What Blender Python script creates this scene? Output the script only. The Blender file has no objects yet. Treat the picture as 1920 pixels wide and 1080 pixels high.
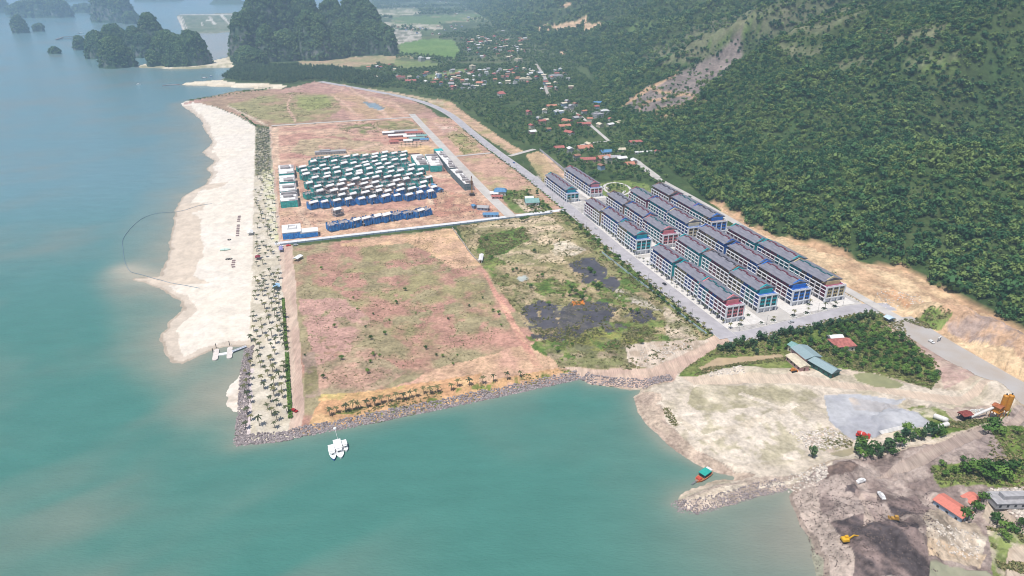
import bpy, math, random
import numpy as np
from mathutils import Vector, Matrix
# ---------------------------------------------------------------- camera, sky, sun, exposure
SC = bpy.context.scene
RES = (1920, 1080); FP = 1250.0; CAMH = 240.0; HORIZON = -45.0
PITCH = math.atan((540 - HORIZON) / FP)
CP, SP = math.cos(PITCH), math.sin(PITCH)
cd = bpy.data.cameras.new('camera'); cam = bpy.data.objects.new('camera', cd)
SC.collection.objects.link(cam); SC.camera = cam
cam.location = (0, 0, CAMH); cam.rotation_euler = (math.radians(90) - PITCH, 0, 0)
cd.sensor_width = 36; cd.lens = FP / 1920 * 36; cd.clip_start = 1; cd.clip_end = 60000
SUN_EL, SUN_AZ = math.radians(69), math.radians(-142)       # azimuth from +Y (view direction), negative = left
w = bpy.data.worlds.new("World"); SC.world = w; w.use_nodes = True
nt = w.node_tree; sky = nt.nodes.new('ShaderNodeTexSky'); sky.sky_type = 'NISHITA'; sky.sun_disc = False
sky.sun_elevation = SUN_EL; sky.sun_rotation = SUN_AZ; sky.air_density = 1.0; sky.dust_density = 1.5
bg = nt.nodes['Background']; nt.links.new(sky.outputs[0], bg.inputs[0]); bg.inputs[1].default_value = 0.078
sl = bpy.data.lights.new('sun', 'SUN'); so = bpy.data.objects.new('sun', sl); SC.collection.objects.link(so)
sl.energy = 3.6; sl.angle = math.radians(0.5); sl.color = (1.0, 0.955, 0.89)
sd = Vector((math.sin(SUN_AZ) * math.cos(SUN_EL), math.cos(SUN_AZ) * math.cos(SUN_EL), math.sin(SUN_EL)))
so.rotation_euler = (-sd).to_track_quat('-Z', 'Y').to_euler(); so.location = (0, 0, 900)
vs = SC.view_settings; vs.view_transform = 'Standard'; vs.look = 'None'; vs.exposure = 0.32; vs.gamma = 1; vs.use_curve_mapping = False
SC.cycles.max_bounces = 5; SC.cycles.diffuse_bounces = 3; SC.cycles.glossy_bounces = 2; SC.cycles.volume_bounces = 1; SC.cycles.filter_width = 1.0
SC.cycles.caustics_reflective = False; SC.cycles.caustics_refractive = False
SC.cycles.use_denoising = True; SC.cycles.sample_clamp_indirect = 4
# ---------------------------------------------------------------- geometry of the view and of the site plan
LZ = 3.0                                                    # level of the reclaimed land above the sea
rng = random.Random(7); nr = np.random.RandomState(11)
def G(x, y, z=LZ):
    a = (x - 960) / FP; b = (y - 540) / FP
    k = (CAMH - z) / (SP + b * CP)
    return a * k, (CP - b * SP) * k
def PROJ(X, Y, Z):
    dz = Z - CAMH; f = Y * CP - dz * SP; up = Y * SP + dz * CP
    return 960 + FP * X / f, 540 - FP * up / f
def ZAT(Y, py):                                             # height at distance Y seen in image row py
    b = (py - 540) / FP; return CAMH - Y * (SP + b * CP) / (CP - b * SP)
UX, UY, VX, VY = -.3045, .9525, .9525, .3045                # site axes: s runs along the shore road, t inland
SA = math.atan2(VY, VX)
def W(s, t): return s * UX + t * VX, s * UY + t * VY
def ST(X, Y): return X * UX + Y * UY, X * VX + Y * VY
def GS(x, y, z=LZ): return ST(*G(x, y, z))
# ---------------------------------------------------------------- numpy noise and polygons
def vnoise(x, y, seed=0):
    xi = np.floor(x).astype(np.int64); yi = np.floor(y).astype(np.int64)
    fx = x - xi; fy = y - yi; fx = fx * fx * (3 - 2 * fx); fy = fy * fy * (3 - 2 * fy)
    def h(a, b):
        n = (a * 374761393 + b * 668265263 + seed * 1442695041) & 0xffffffff
        n = ((n ^ (n >> 13)) * 1274126177) & 0xffffffff
        return ((n ^ (n >> 16)) & 0xffff) / 65535.0
    a, b, c, d = h(xi, yi), h(xi + 1, yi), h(xi, yi + 1), h(xi + 1, yi + 1)
    return (a * (1 - fx) + b * fx) * (1 - fy) + (c * (1 - fx) + d * fx) * fy
def fbm(x, y, seed=0, oct=4, g=.5):
    x = np.asarray(x, float); y = np.asarray(y, float)
    s = np.zeros(np.broadcast(x, y).shape); a = 1.0; n = 0.0
    for i in range(oct):
        s = s + a * vnoise(x * 2 ** i + 17.3 * i, y * 2 ** i - 9.1 * i, seed + i); n += a; a *= g
    return s / n
def sstep(a, b, x): t = np.clip((x - a) / (b - a), 0, 1); return t * t * (3 - 2 * t)
def pip(px, py, poly):
    px = np.asarray(px, float); py = np.asarray(py, float); ins = np.zeros(px.shape, bool); n = len(poly)
    for i in range(n):
        x0, y0 = poly[i]; x1, y1 = poly[(i + 1) % n]
        if y0 == y1: continue
        c = (y0 > py) != (y1 > py)
        ins ^= c & (px < (x1 - x0) * (py - y0) / (y1 - y0) + x0)
    return ins
def edist(X, Y, poly, closed=True):
    d = np.full(np.shape(X), 1e9); n = len(poly)
    for i in range(n if closed else n - 1):
        x0, y0 = poly[i]; x1, y1 = poly[(i + 1) % n]
        dx, dy = x1 - x0, y1 - y0; L = dx * dx + dy * dy + 1e-9
        t = np.clip(((X - x0) * dx + (Y - y0) * dy) / L, 0, 1)
        d = np.minimum(d, (X - x0 - t * dx) ** 2 + (Y - y0 - t * dy) ** 2)
    return np.sqrt(d)
def inpoly(n, poly, dens=None):                             # n random ground points, even per square metre, inside a pixel-traced outline
    Q = [G(*p) for p in poly]; xs = [q[0] for q in Q]; ys = [q[1] for q in Q]; out = np.zeros((0, 2))
    while len(out) < n:
        P = np.stack([nr.uniform(min(xs), max(xs), 4 * n + 50), nr.uniform(min(ys), max(ys), 4 * n + 50)], 1)
        k = pip(P[:, 0], P[:, 1], Q)
        if dens is not None: k &= nr.rand(len(P)) < dens(P[:, 0], P[:, 1])
        if not k.any(): break
        out = np.concatenate([out, P[k]])
    return out[:n]
# ---------------------------------------------------------------- mesh and object helpers
COL = SC.collection
def mesh_from(name, v, f, mats, fm=None, smooth=False):
    me = bpy.data.meshes.new(name); me.from_pydata(v, [], f)
    for m in mats: me.materials.append(m)
    if fm is not None: me.polygons.foreach_set('material_index', fm)
    if smooth: me.polygons.foreach_set('use_smooth', [True] * len(me.polygons))
    me.update(); return me
def np_mesh(name, V, F, mat, smooth=True, col=None):
    V = np.asarray(V, np.float32); F = np.asarray(F, np.int32); k = F.shape[1]
    me = bpy.data.meshes.new(name); me.vertices.add(len(V)); me.vertices.foreach_set('co', V.ravel())
    me.loops.add(F.size); me.loops.foreach_set('vertex_index', F.ravel())
    me.polygons.add(len(F)); me.polygons.foreach_set('loop_start', np.arange(0, F.size, k, dtype=np.int32))
    me.polygons.foreach_set('loop_total', np.full(len(F), k, np.int32))
    me.update(calc_edges=True)
    if smooth: me.polygons.foreach_set('use_smooth', np.ones(len(F), bool))
    if col is not None:
        a = me.color_attributes.new('Col', 'FLOAT_COLOR', 'POINT')
        a.data.foreach_set('color', np.concatenate([col, np.ones((len(col), 1))], 1).astype(np.float32).ravel())
    me.materials.append(mat); return me
def link(name, me, parent=None, loc=None, rz=0.0):
    o = bpy.data.objects.new(name, me); COL.objects.link(o)
    if parent is not None: o.parent = parent
    if loc is not None: o.location = loc
    if rz: o.rotation_euler = (0, 0, rz)
    return o
def tag(o, label, cat, group=None):
    o['label'] = label; o['category'] = cat
    if group: o['group'] = group
    return o
def thing(name, label, cat, loc=(0, 0, 0), rz=0.0, group=None):
    o = link(name, None, None, loc, rz); o.empty_display_size = .5; return tag(o, label, cat, group)
def struct(name, me): o = link(name, me); o['kind'] = 'structure'; return o
def stuff(name, me, label=None): o = link(name, me); o['kind'] = 'stuff'; o['label'] = label or name; return o
def dup(root, loc, rz=0.0, label=None, group=None, scale=None):
    r = root.copy(); COL.objects.link(r); r.location = loc; r.rotation_euler = (0, 0, rz)
    if label: r['label'] = label
    if group: r['group'] = group
    if scale: r.scale = (scale,) * 3 if not hasattr(scale, '__len__') else scale
    for ch in list(root.children):
        c = ch.copy(); COL.objects.link(c); c.parent = r
        for g in list(ch.children):
            d = g.copy(); COL.objects.link(d); d.parent = c
    return r
class MB:
    def __init__(s): s.v = []; s.f = []; s.m = []
    def add(s, v, f, m=0):
        n = len(s.v); s.v += [tuple(q) for q in v]; s.f += [tuple(i + n for i in q) for q in f]; s.m += [m] * len(f); return s
    def box(s, x0, x1, y0, y1, z0, z1, m=0):
        return s.add([(x0, y0, z0), (x1, y0, z0), (x1, y1, z0), (x0, y1, z0), (x0, y0, z1), (x1, y0, z1), (x1, y1, z1), (x0, y1, z1)],
                     [(0, 3, 2, 1), (4, 5, 6, 7), (0, 1, 5, 4), (1, 2, 6, 5), (2, 3, 7, 6), (3, 0, 4, 7)], m)
    def prism(s, poly, z0, z1, m=0, top=1.0):
        n = len(poly); cx = sum(p[0] for p in poly) / n; cy = sum(p[1] for p in poly) / n
        v = [(x, y, z0) for x, y in poly] + [(cx + (x - cx) * top, cy + (y - cy) * top, z1) for x, y in poly]
        return s.add(v, [tuple(range(n - 1, -1, -1)), tuple(range(n, 2 * n))] + [(i, (i + 1) % n, n + (i + 1) % n, n + i) for i in range(n)], m)
    def cyl(s, p, q, r0, r1=None, n=10, m=0):
        p = Vector(p); q = Vector(q); r1 = r0 if r1 is None else r1; d = (q - p).normalized()
        a = d.orthogonal().normalized(); b = d.cross(a); v = []
        for c, r in ((p, r0), (q, r1)):
            for i in range(n):
                t = 2 * math.pi * i / n; v.append(c + (a * math.cos(t) + b * math.sin(t)) * r)
        return s.add(v, [tuple(range(n - 1, -1, -1)), tuple(range(n, 2 * n))] + [(i, (i + 1) % n, n + (i + 1) % n, n + i) for i in range(n)], m)
    def bar(s, p, q, w, h=None, m=0):
        p = Vector(p); q = Vector(q); d = (q - p).normalized(); up = Vector((0, 0, 1)) if abs(d.z) < .95 else Vector((0, 1, 0))
        a = d.cross(up).normalized() * w / 2; b = a.normalized().cross(d) * (h or w) / 2
        v = [p - a - b, p + a - b, p + a + b, p - a + b, q - a - b, q + a - b, q + a + b, q - a + b]
        return s.add(v, [(0, 1, 2, 3), (7, 6, 5, 4), (0, 4, 5, 1), (1, 5, 6, 2), (2, 6, 7, 3), (3, 7, 4, 0)], m)
    def gable(s, x0, x1, y0, y1, z0, z1, th=.25, m=0, ov=.6, axis='y', hip=0.0):
        # two roof slopes with thickness, ridge along the given axis
        if axis == 'y':
            c = (x0 + x1) / 2; A = [(x0 - ov, y0 - ov), (x1 + ov, y0 - ov), (x1 + ov, y1 + ov), (x0 - ov, y1 + ov)]; R = [(c, y0 - ov + hip), (c, y1 + ov - hip)]
        else:
            c = (y0 + y1) / 2; A = [(x1 + ov, y0 - ov), (x1 + ov, y1 + ov), (x0 - ov, y1 + ov), (x0 - ov, y0 - ov)]; R = [(x1 + ov - hip, c), (x0 - ov + hip, c)]
        v = []
        for dz in (0, th): v += [(x, y, z0 + dz) for x, y in A] + [(x, y, z1 + dz) for x, y in R]
        F = [(0, 1, 4), (1, 2, 5, 4), (2, 3, 5), (3, 0, 4, 5)]
        f = [tuple(i + 6 for i in q) for q in F] + [tuple(reversed(q)) for q in F] + [(0, 1, 7, 6)[::1], (1, 2, 8, 7), (2, 3, 9, 8), (3, 0, 6, 9)]
        return s.add(v, f, m)
    def mesh(s, name, mats, smooth=False): return mesh_from(name, s.v, s.f, mats if isinstance(mats, (list, tuple)) else [mats], s.m, smooth)
    def build(s, name, mats, parent=None, loc=None, rz=0.0, smooth=False): return link(name, s.mesh(name, mats, smooth), parent, loc, rz)
# ---------------------------------------------------------------- materials
def _n(t, k, **kw):
    n = t.nodes.new('ShaderNode' + k)
    for a, b in kw.items(): setattr(n, a, b)
    return n
def bsdf(m): return m.node_tree.nodes['Principled BSDF']
def mat(name, c, rough=.8, var=.18, scale=.6, metal=0.0, c2=None, bump=0.0, coord='Object', spec=.3, rnd=0.0, sx=None):
    m = bpy.data.materials.new(name); m.use_nodes = True; t = m.node_tree; b = bsdf(m)
    b.inputs['Roughness'].default_value = rough; b.inputs['Metallic'].default_value = metal; b.inputs['Specular IOR Level'].default_value = spec
    tc = _n(t, 'TexCoord'); vec = tc.outputs[coord]
    if sx:
        mp = _n(t, 'Mapping'); mp.inputs['Scale'].default_value = sx; t.links.new(vec, mp.inputs[0]); vec = mp.outputs[0]
    no = _n(t, 'TexNoise'); no.inputs['Scale'].default_value = scale; no.inputs['Detail'].default_value = 5; t.links.new(vec, no.inputs['Vector'])
    cr = _n(t, 'ValToRGB'); e = cr.color_ramp.elements; e[0].position = .3; e[1].position = .7
    c2 = c2 or tuple(min(1, x * (1 + var)) for x in c); c1 = tuple(x * (1 - var) for x in c) if c2 else c
    e[0].color = (*c1, 1); e[1].color = (*c2, 1); t.links.new(no.outputs[0], cr.inputs[0]); out = cr.outputs[0]
    if rnd:
        oi = _n(t, 'ObjectInfo'); hs = _n(t, 'HueSaturation'); mr = _n(t, 'MapRange'); mr.inputs[3].default_value = 1 - rnd; mr.inputs[4].default_value = 1 + rnd
        t.links.new(oi.outputs['Random'], mr.inputs[0]); t.links.new(mr.outputs[0], hs.inputs['Value']); t.links.new(out, hs.inputs['Color']); out = hs.outputs[0]
    t.links.new(out, b.inputs['Base Color'])
    if bump:
        bp = _n(t, 'Bump'); bp.inputs['Strength'].default_value = bump; bp.inputs['Distance'].default_value = .3
        t.links.new(no.outputs[0], bp.inputs['Height']); t.links.new(bp.outputs[0], b.inputs['Normal'])
    return m
def ground_mat(name, rough=.95, fine=.35, amp=.28, bump=.5, streak=None, speck=0.0, sc_=(.10, .11, .045)):
    # base colour = the surface's own colour map (zones of soil, sand, grass) broken up by grain in world space
    m = bpy.data.materials.new(name); m.use_nodes = True; t = m.node_tree; b = bsdf(m)
    b.inputs['Roughness'].default_value = rough; b.inputs['Specular IOR Level'].default_value = .15
    at = _n(t, 'Attribute'); at.attribute_name = 'Col'; ge = _n(t, 'NewGeometry'); vec = ge.outputs['Position']
    if streak:
        mp = _n(t, 'Mapping'); mp.inputs['Rotation'].default_value = (0, 0, streak[0]); mp.inputs['Scale'].default_value = (streak[1], streak[2], 1); t.links.new(vec, mp.inputs[0]); vec = mp.outputs[0]
    n1 = _n(t, 'TexNoise'); n1.inputs['Scale'].default_value = fine; n1.inputs['Detail'].default_value = 7; n1.inputs['Roughness'].default_value = .65; t.links.new(vec, n1.inputs['Vector'])
    n2 = _n(t, 'TexNoise'); n2.inputs['Scale'].default_value = fine * .17; n2.inputs['Detail'].default_value = 5; n2.inputs['Roughness'].default_value = .6; t.links.new(vec, n2.inputs['Vector'])
    ad = _n(t, 'Math', operation='ADD'); t.links.new(n1.outputs[0], ad.inputs[0]); t.links.new(n2.outputs[0], ad.inputs[1])
    mr = _n(t, 'MapRange'); mr.inputs[1].default_value = .78; mr.inputs[2].default_value = 1.22; mr.inputs[3].default_value = 1 - amp; mr.inputs[4].default_value = 1 + amp
    t.links.new(ad.outputs[0], mr.inputs[0])
    mx = _n(t, 'Mix', data_type='RGBA', blend_type='MULTIPLY'); mx.inputs[0].default_value = 1
    t.links.new(at.outputs['Color'], mx.inputs[6]); t.links.new(mr.outputs[0], mx.inputs[7]); out = mx.outputs[2]
    if speck:
        n3 = _n(t, 'TexNoise'); n3.inputs['Scale'].default_value = .42; n3.inputs['Detail'].default_value = 4; n3.inputs['Roughness'].default_value = .75; t.links.new(ge.outputs['Position'], n3.inputs['Vector'])
        s1 = _n(t, 'MapRange'); s1.inputs[1].default_value = .56; s1.inputs[2].default_value = .66; s1.inputs[4].default_value = speck; t.links.new(n3.outputs[0], s1.inputs[0])
        m2 = _n(t, 'Mix', data_type='RGBA'); t.links.new(s1.outputs[0], m2.inputs[0]); t.links.new(out, m2.inputs[6]); m2.inputs[7].default_value = (*sc_, 1); out = m2.outputs[2]
    t.links.new(out, b.inputs['Base Color'])
    if bump:
        bp = _n(t, 'Bump'); bp.inputs['Strength'].default_value = bump; bp.inputs['Distance'].default_value = .8
        t.links.new(n1.outputs[0], bp.inputs['Height']); t.links.new(bp.outputs[0], b.inputs['Normal'])
    return m
def leaf_mat(name, a, b_, c, scale=.02, rnd=.35, trans=.0):
    # foliage: large colour patches over the wood plus a shift from tree to tree
    m = bpy.data.materials.new(name); m.use_nodes = True; t = m.node_tree; b = bsdf(m)
    b.inputs['Roughness'].default_value = .7; b.inputs['Specular IOR Level'].default_value = .25
    ge = _n(t, 'NewGeometry'); no = _n(t, 'TexNoise'); no.inputs['Scale'].default_value = scale; no.inputs['Detail'].default_value = 6; no.inputs['Roughness'].default_value = .7
    t.links.new(ge.outputs['Position'], no.inputs['Vector']); cr = _n(t, 'ValToRGB'); e = cr.color_ramp.elements
    e[0].position = .33; e[1].position = .68; e[0].color = (*a, 1); e[1].color = (*c, 1); k = e.new(.5); k.color = (*b_, 1)
    oi = _n(t, 'ObjectInfo'); ad = _n(t, 'Math', operation='MULTIPLY_ADD'); ad.inputs[1].default_value = rnd; t.links.new(oi.outputs['Random'], ad.inputs[0])
    sb = _n(t, 'Math', operation='SUBTRACT'); sb.inputs[1].default_value = rnd / 2; t.links.new(no.outputs[0], sb.inputs[0]); t.links.new(sb.outputs[0], ad.inputs[2])
    t.links.new(ad.outputs[0], cr.inputs[0]); t.links.new(cr.outputs[0], b.inputs['Base Color'])
    return m
def scatter_group(coll):
    ng = bpy.data.node_groups.new('scatter_' + coll.name, 'GeometryNodeTree')
    ng.interface.new_socket(name='Geometry', in_out='INPUT', socket_type='NodeSocketGeometry'); ng.interface.new_socket(name='Geometry', in_out='OUTPUT', socket_type='NodeSocketGeometry')
    N = lambda k: ng.nodes.new(k)
    gi, go, ip, ci = N('NodeGroupInput'), N('NodeGroupOutput'), N('GeometryNodeInstanceOnPoints'), N('GeometryNodeCollectionInfo')
    ci.inputs[0].default_value = coll; ci.inputs['Separate Children'].default_value = True; ci.inputs['Reset Children'].default_value = True
    def na(nm, dt):
        a = N('GeometryNodeInputNamedAttribute'); a.data_type = dt; a.inputs[0].default_value = nm; return next(o for o in a.outputs if o.enabled and o.name == 'Attribute')
    L = ng.links.new; L(gi.outputs[0], ip.inputs['Points']); L(ci.outputs[0], ip.inputs['Instance']); ip.inputs['Pick Instance'].default_value = True
    L(na('idx', 'INT'), ip.inputs['Instance Index']); L(na('rot', 'FLOAT_VECTOR'), ip.inputs['Rotation']); L(na('scl', 'FLOAT_VECTOR'), ip.inputs['Scale'])
    L(ip.outputs[0], go.inputs[0]); return ng
_sg = {}
def scatter(name, P, coll, scl, label, idx=None, tilt=0.0):
    n = len(P); me = bpy.data.meshes.new(name); me.vertices.add(n); me.vertices.foreach_set('co', np.asarray(P, np.float32).ravel())
    k = len(coll.objects); idx = nr.randint(0, k, n) if idx is None else idx
    rot = np.stack([nr.uniform(-tilt, tilt, n), nr.uniform(-tilt, tilt, n), nr.uniform(0, 6.283, n)], 1)
    scl = np.asarray(scl, float); scl = np.repeat(scl[:, None], 3, 1) if scl.ndim == 1 else scl
    me.attributes.new('idx', 'INT', 'POINT').data.foreach_set('value', np.asarray(idx, np.int32))
    me.attributes.new('rot', 'FLOAT_VECTOR', 'POINT').data.foreach_set('vector', rot.astype(np.float32).ravel())
    me.attributes.new('scl', 'FLOAT_VECTOR', 'POINT').data.foreach_set('vector', scl.astype(np.float32).ravel())
    o = stuff(name, me, label); md = o.modifiers.new('scatter', 'NODES')
    if coll.name not in _sg: _sg[coll.name] = scatter_group(coll)
    md.node_group = _sg[coll.name]; return o
def source_collection(name, meshes):
    c = bpy.data.collections.new(name)
    for i, me in enumerate(meshes): c.objects.link(bpy.data.objects.new('%s_%02d' % (name, i), me))
    return c
# ================================================================ GROUND: coast, soils, sand, fields
COAST = [(338,193),(352,187),(392,181),(432,172),(470,167),(500,166),(524,164),(480,165.5),(420,162.5),(375,160),(336,158.5),(345,155.5),(375,152),(412,150),(428,141),(438,131),(450,125),(440,125.5),(395,127),(330,129),(292,127),(262,127),(256,122),(300,117),(340,112),(400,113),(425,107),(430,98),(434,85),(440,70),(448,50),(455,40),(600,20),(690,0),(700,-20),
 (2600,-20),(2600,1500),(1545,1500),(1540,1060),(1516,1015),(1500,985),(1485,955),(1477,930),(1480,917),(1420,927),(1360,946),(1310,959),(1275,956),(1258,941),(1270,925),(1300,912),(1330,903),(1372,893),(1347,885),(1300,862),(1250,838),(1215,803),(1195,770),(1189,742),(1206,728),(1150,722),(1105,717),(1090,707),(900,748),(700,789),(560,816),(520,825),(443,833),
 (450,772),(440,768),(425,756),(414,741),(423,721),(446,699),(456,672),(460,649),(420,651),(390,658),(365,672),(340,684),(318,677),(307,651),(304,625),(320,600),(345,580),(330,560),(290,537),(243,521),(300,516),(316,480),(320,430),(330,392),(345,366),(380,345),(396,325),(386,315),(399,300),(381,285),(396,265),(386,250),(376,225),(350,203)]
FLATS = [(330,28),(447,24),(452,60),(346,63)]
CW = [G(*p, 1.0) for p in COAST]; FW = [G(*p, 1.0) for p in FLATS]
BEACHW = [G(*p) for p in [(325,185),(480,225),(480,450),(470,640),(440,790),(380,790),(150,700),(150,300)]]
xs = np.concatenate([np.arange(-420, -20, 20), np.arange(-20, 1941, 2.2), np.arange(1945, 2500, 20)])
ys = np.concatenate([np.arange(-19, 1100, 2.2), np.arange(1102, 1400, 18)])
PX, PY = np.meshgrid(xs, ys); GX, GY = G(PX, PY)
def coast_sd(X, Y):
    d = edist(X, Y, CW); ins = pip(X, Y, CW); d2 = edist(X, Y, FW); i2 = pip(X, Y, FW)
    return np.maximum(np.where(ins, d, -d), np.where(i2, d2, -d2))
NZ = fbm(GX / 55, GY / 55, 5); NF = fbm(GX / 9, GY / 9, 9)
SDC = coast_sd(GX, GY) + (NF - .5) * 5 + (NZ - .5) * 8 * (GY > 200)
BCH = pip(GX, GY, BEACHW)
ZG = np.where(SDC > 0, LZ * sstep(0, np.where(BCH, 40., 9.), SDC), np.maximum(SDC * np.where(BCH, .04, .25), -3.))
# heaps, dug edges and the bank under the new road: (x, y, radius m, height m)
MOUNDS = [(1835,868,52,7,.5),(1585,885,14,4,1),(1560,905,12,3,1),(1610,1000,20,2.5,1),(1690,985,22,4,1),(1640,1040,26,3.5,1),(1730,1030,18,4,1),(1590,960,14,2.5,1),(1745,1000,14,3,1),(1590,1060,18,3,1),(1680,1060,20,4,1),
 (1415,695,8,2,1),(1390,695,8,2,1),(1860,735,14,4,1),(1880,750,14,4,1),(1780,690,22,2.5,1),(1820,720,20,3,1),(1770,600,22,7,1),(1820,615,24,9,1),(1890,660,24,9,1),(1860,640,22,8,1),(1930,690,24,9,1),(1740,590,16,5,1),(1640,595,14,3,1),(1700,570,10,3,1),
 (560,195,30,2,1),(690,185,30,3,1),(640,165,40,3,1),(735,205,25,3,1),(720,180,25,2,1)]
for mx, my, r, h, e in MOUNDS:
    X0, Y0 = G(mx, my); q = np.hypot(GX - X0, GY - Y0) / r * (1 + .5 * (NF - .5))
    ZG = ZG + h * np.clip(1 - q * q, 0, 1) ** (e * 1.2)
ROADS = dict(main=([(1366,634),(1180,487),(1075,398),(985,325),(930,285),(880,245),(845,216),(805,196),(760,183),(700,171),(640,160),(600,153)], 14),
 south=([(1362,632),(1400,629),(1450,618),(1530,598),(1600,580),(1672,575)], 13), back=([(1690,601),(1620,562),(1560,528),(1480,480),(1400,430),(1300,372),(1230,333),(1195,303)], 9),
 newroad=([(2100,830),(1920,738),(1840,693),(1760,646),(1682,596)], 25), inner=([(772,214),(785,228),(860,308),(910,360),(960,408)], 11), far=([(509,236),(640,228),(776,220)], 8),
 lane=([(848,294),(900,289),(938,285)], 6), link=([(955,293),(1002,280)], 8), walled=([(515,457),(620,445),(850,419),(955,406),(1062,393)], 7),
 village=([(1235,333),(1195,303),(1188,298)], 7), village2=([(1142,265),(1105,233),(1087,217),(1060,202),(1045,195)], 6), village3=([(1142,265),(1110,268),(1078,275)], 5), village4=([(1029,180),(1023,166),(1024,150),(1005,120)], 8))
RW = {k: ([G(*p) for p in a], b_) for k, (a, b_) in ROADS.items()}
def flat_mask(X, Y, m=3.0):
    k = np.zeros(np.shape(X), bool)
    for pts, wd in RW.values(): k |= edist(X, Y, pts, False) < wd / 2 + m
    s, t = ST(X, Y); k |= (s > 352) & (s < 800) & (t > 274) & (t < 412) & ~((s > 672) & (t > 340)); return k
FLATM = flat_mask(GX, GY)
ZG = np.where((SDC > 6) & (PY > 250), ZG + (NF - .5) * .5 + (fbm(GX / 3, GY / 3, 3, 3) - .5) * .25, ZG)
ZG = np.where(FLATM & (SDC > 3), LZ, ZG)
def gz(X, Y):                                              # ground level at a world point (nearest grid vertex)
    px, py = PROJ(X, Y, LZ); i = min(max(int(np.searchsorted(ys, py)), 0), len(ys) - 1); j = min(max(int(np.searchsorted(xs, px)), 0), len(xs) - 1)
    return float(ZG[i, j])
C = np.zeros(GX.shape + (3,)); ZI = np.zeros(GX.shape, int); ZN = ['ground']
WARPX = (fbm(GX / 14, GY / 14, 31, 3) - .5); WARPY = (fbm(GX / 14, GY / 14, 37, 3) - .5)
def Z(poly, A, B, sc=20., thr=.5, soft=.12, edge=5., name=None, seed=1, cover=1.0, holes=.0, hsc=8., ani=None):
    """paint one zone of soil: A with patches of B; cover<1 leaves gaps through which the soil below shows"""
    x0, x1 = min(p[0] for p in poly) - 12, max(p[0] for p in poly) + 12; y0, y1 = min(p[1] for p in poly) - 8, max(p[1] for p in poly) + 8
    i0, i1 = np.searchsorted(ys, [y0, y1]); j0, j1 = np.searchsorted(xs, [x0, x1]); S = (slice(i0, i1), slice(j0, j1))
    if i0 >= i1 or j0 >= j1: return
    k = pip(PX[S] + WARPX[S] * edge * 2, PY[S] + WARPY[S] * edge, poly)
    X, Y = GX[S], GY[S]
    if ani:                                                # streaks along a bearing
        c, s_ = math.cos(ani[0]), math.sin(ani[0]); X, Y = (X * c + Y * s_) / ani[1], -X * s_ + Y * c
    n = fbm(X / sc, Y / sc, seed * 13 + 2, 5, .6)
    if cover < 1: k &= fbm(GX[S] / hsc, GY[S] / hsc, seed * 7 + 3, 4, .6) < .5 + (cover - .5) * .8
    wB = sstep(thr - soft, thr + soft, n)[..., None]
    col = np.array(A) * (1 - wB) + np.array(B) * wB
    C[S][k] = col[k]
    if name:
        if name not in ZN: ZN.append(name)
        ZI[S][k] = ZN.index(name)
P4 = lambda x0, y0, x1, y1: [(x0, y0), (x1, y0), (x1, y1), (x0, y1)]
GRASS, GRASS2, OLIVE, DRY = (.055, .105, .03), (.10, .15, .045), (.20, .20, .09), (.30, .27, .15)
PINK, PINK2, ORANGE, TAN = (.42, .23, .18), (.52, .33, .27), (.55, .33, .17), (.52, .41, .28)
SAND, SANDG, WET = (.70, .635, .56), (.62, .57, .48), (.56, .48, .40)
PALE, PALE2, MUD, DARK = (.60, .53, .42), (.48, .41, .31), (.31, .24, .21), (.085, .07, .072)
Z(P4(-450, -30, 2600, 1500), (.05, .085, .028), (.085, .12, .045), 40, edge=0)
Z(P4(560, -30, 1500, 118), (.085, .115, .055), (.13, .15, .075), 120, edge=0)
Z([PROJ(*W(s, t), LZ) for s, t in [(352, 272), (352, 412), (560, 416), (690, 420), (690, 345), (800, 342), (800, 276)]], (.40, .38, .37), (.47, .44, .41), 6, edge=1, name='shop_yard')
Z([(1090,690),(1300,640),(1700,592),(2600,1000),(2600,1500),(1180,1500),(1180,730)], (.52,.43,.34), (.42,.34,.26), 14, edge=2, name='dirt_lot')
Z([(1340,385),(1400,405),(1480,435),(1560,455),(1640,480),(1720,500),(1790,560),(1850,590),(1950,630),(2150,730),(2150,900),(1920,760),(1700,615),(1400,445)], (.58,.41,.25), (.47,.31,.2), 16, seed=82, edge=5, name='cut_slope')
# far valley: paddies, bare plots, mud flats
Z([(690,-20),(1000,-20),(960,30),(860,60),(790,70),(720,60)], (.12,.16,.08), (.07,.10,.05), 160, seed=2)
Z([(700,18),(775,14),(790,26),(720,33)], (.48,.44,.33), (.2,.22,.12), 50, seed=3)
Z([(735,32),(1000,20),(1000,30),(740,52)], (.13,.2,.08), (.3,.28,.18), 120, .6, seed=4)
Z([(720,42),(830,47),(830,55),(720,52)], (.5,.45,.36), (.25,.26,.16), 60, seed=5)
Z([(738,55),(790,60),(790,80),(742,82)], (.5,.46,.4), (.2,.2,.15), 25, seed=6, ani=(1.0, 4))
Z([(748,82),(800,72),(850,75),(862,95),(852,110),(800,105),(750,100)], (.13,.22,.06), (.17,.26,.08), 90, seed=7)
Z([(760,102),(775,108),(690,112),(640,108)], (.4,.33,.22), (.25,.25,.12), 60, seed=8)
Z([(560,112),(640,108),(740,105),(745,118),(700,122),(640,128),(560,125)], (.42,.31,.2), (.3,.28,.15), 60, seed=9, edge=2)
Z([(740,112),(800,115),(840,122),(800,128),(740,128)], (.17,.22,.08), (.25,.26,.12), 60, seed=10)
Z([(800,140),(870,128),(880,135),(830,147),(800,150)], (.2,.24,.1), (.14,.2,.07), 50, seed=11)
Z([(1000,43),(1050,40),(1095,25),(1105,30),(1075,55),(1010,57)], (.55,.36,.24), (.45,.33,.24), 40, seed=12, edge=2)
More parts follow.
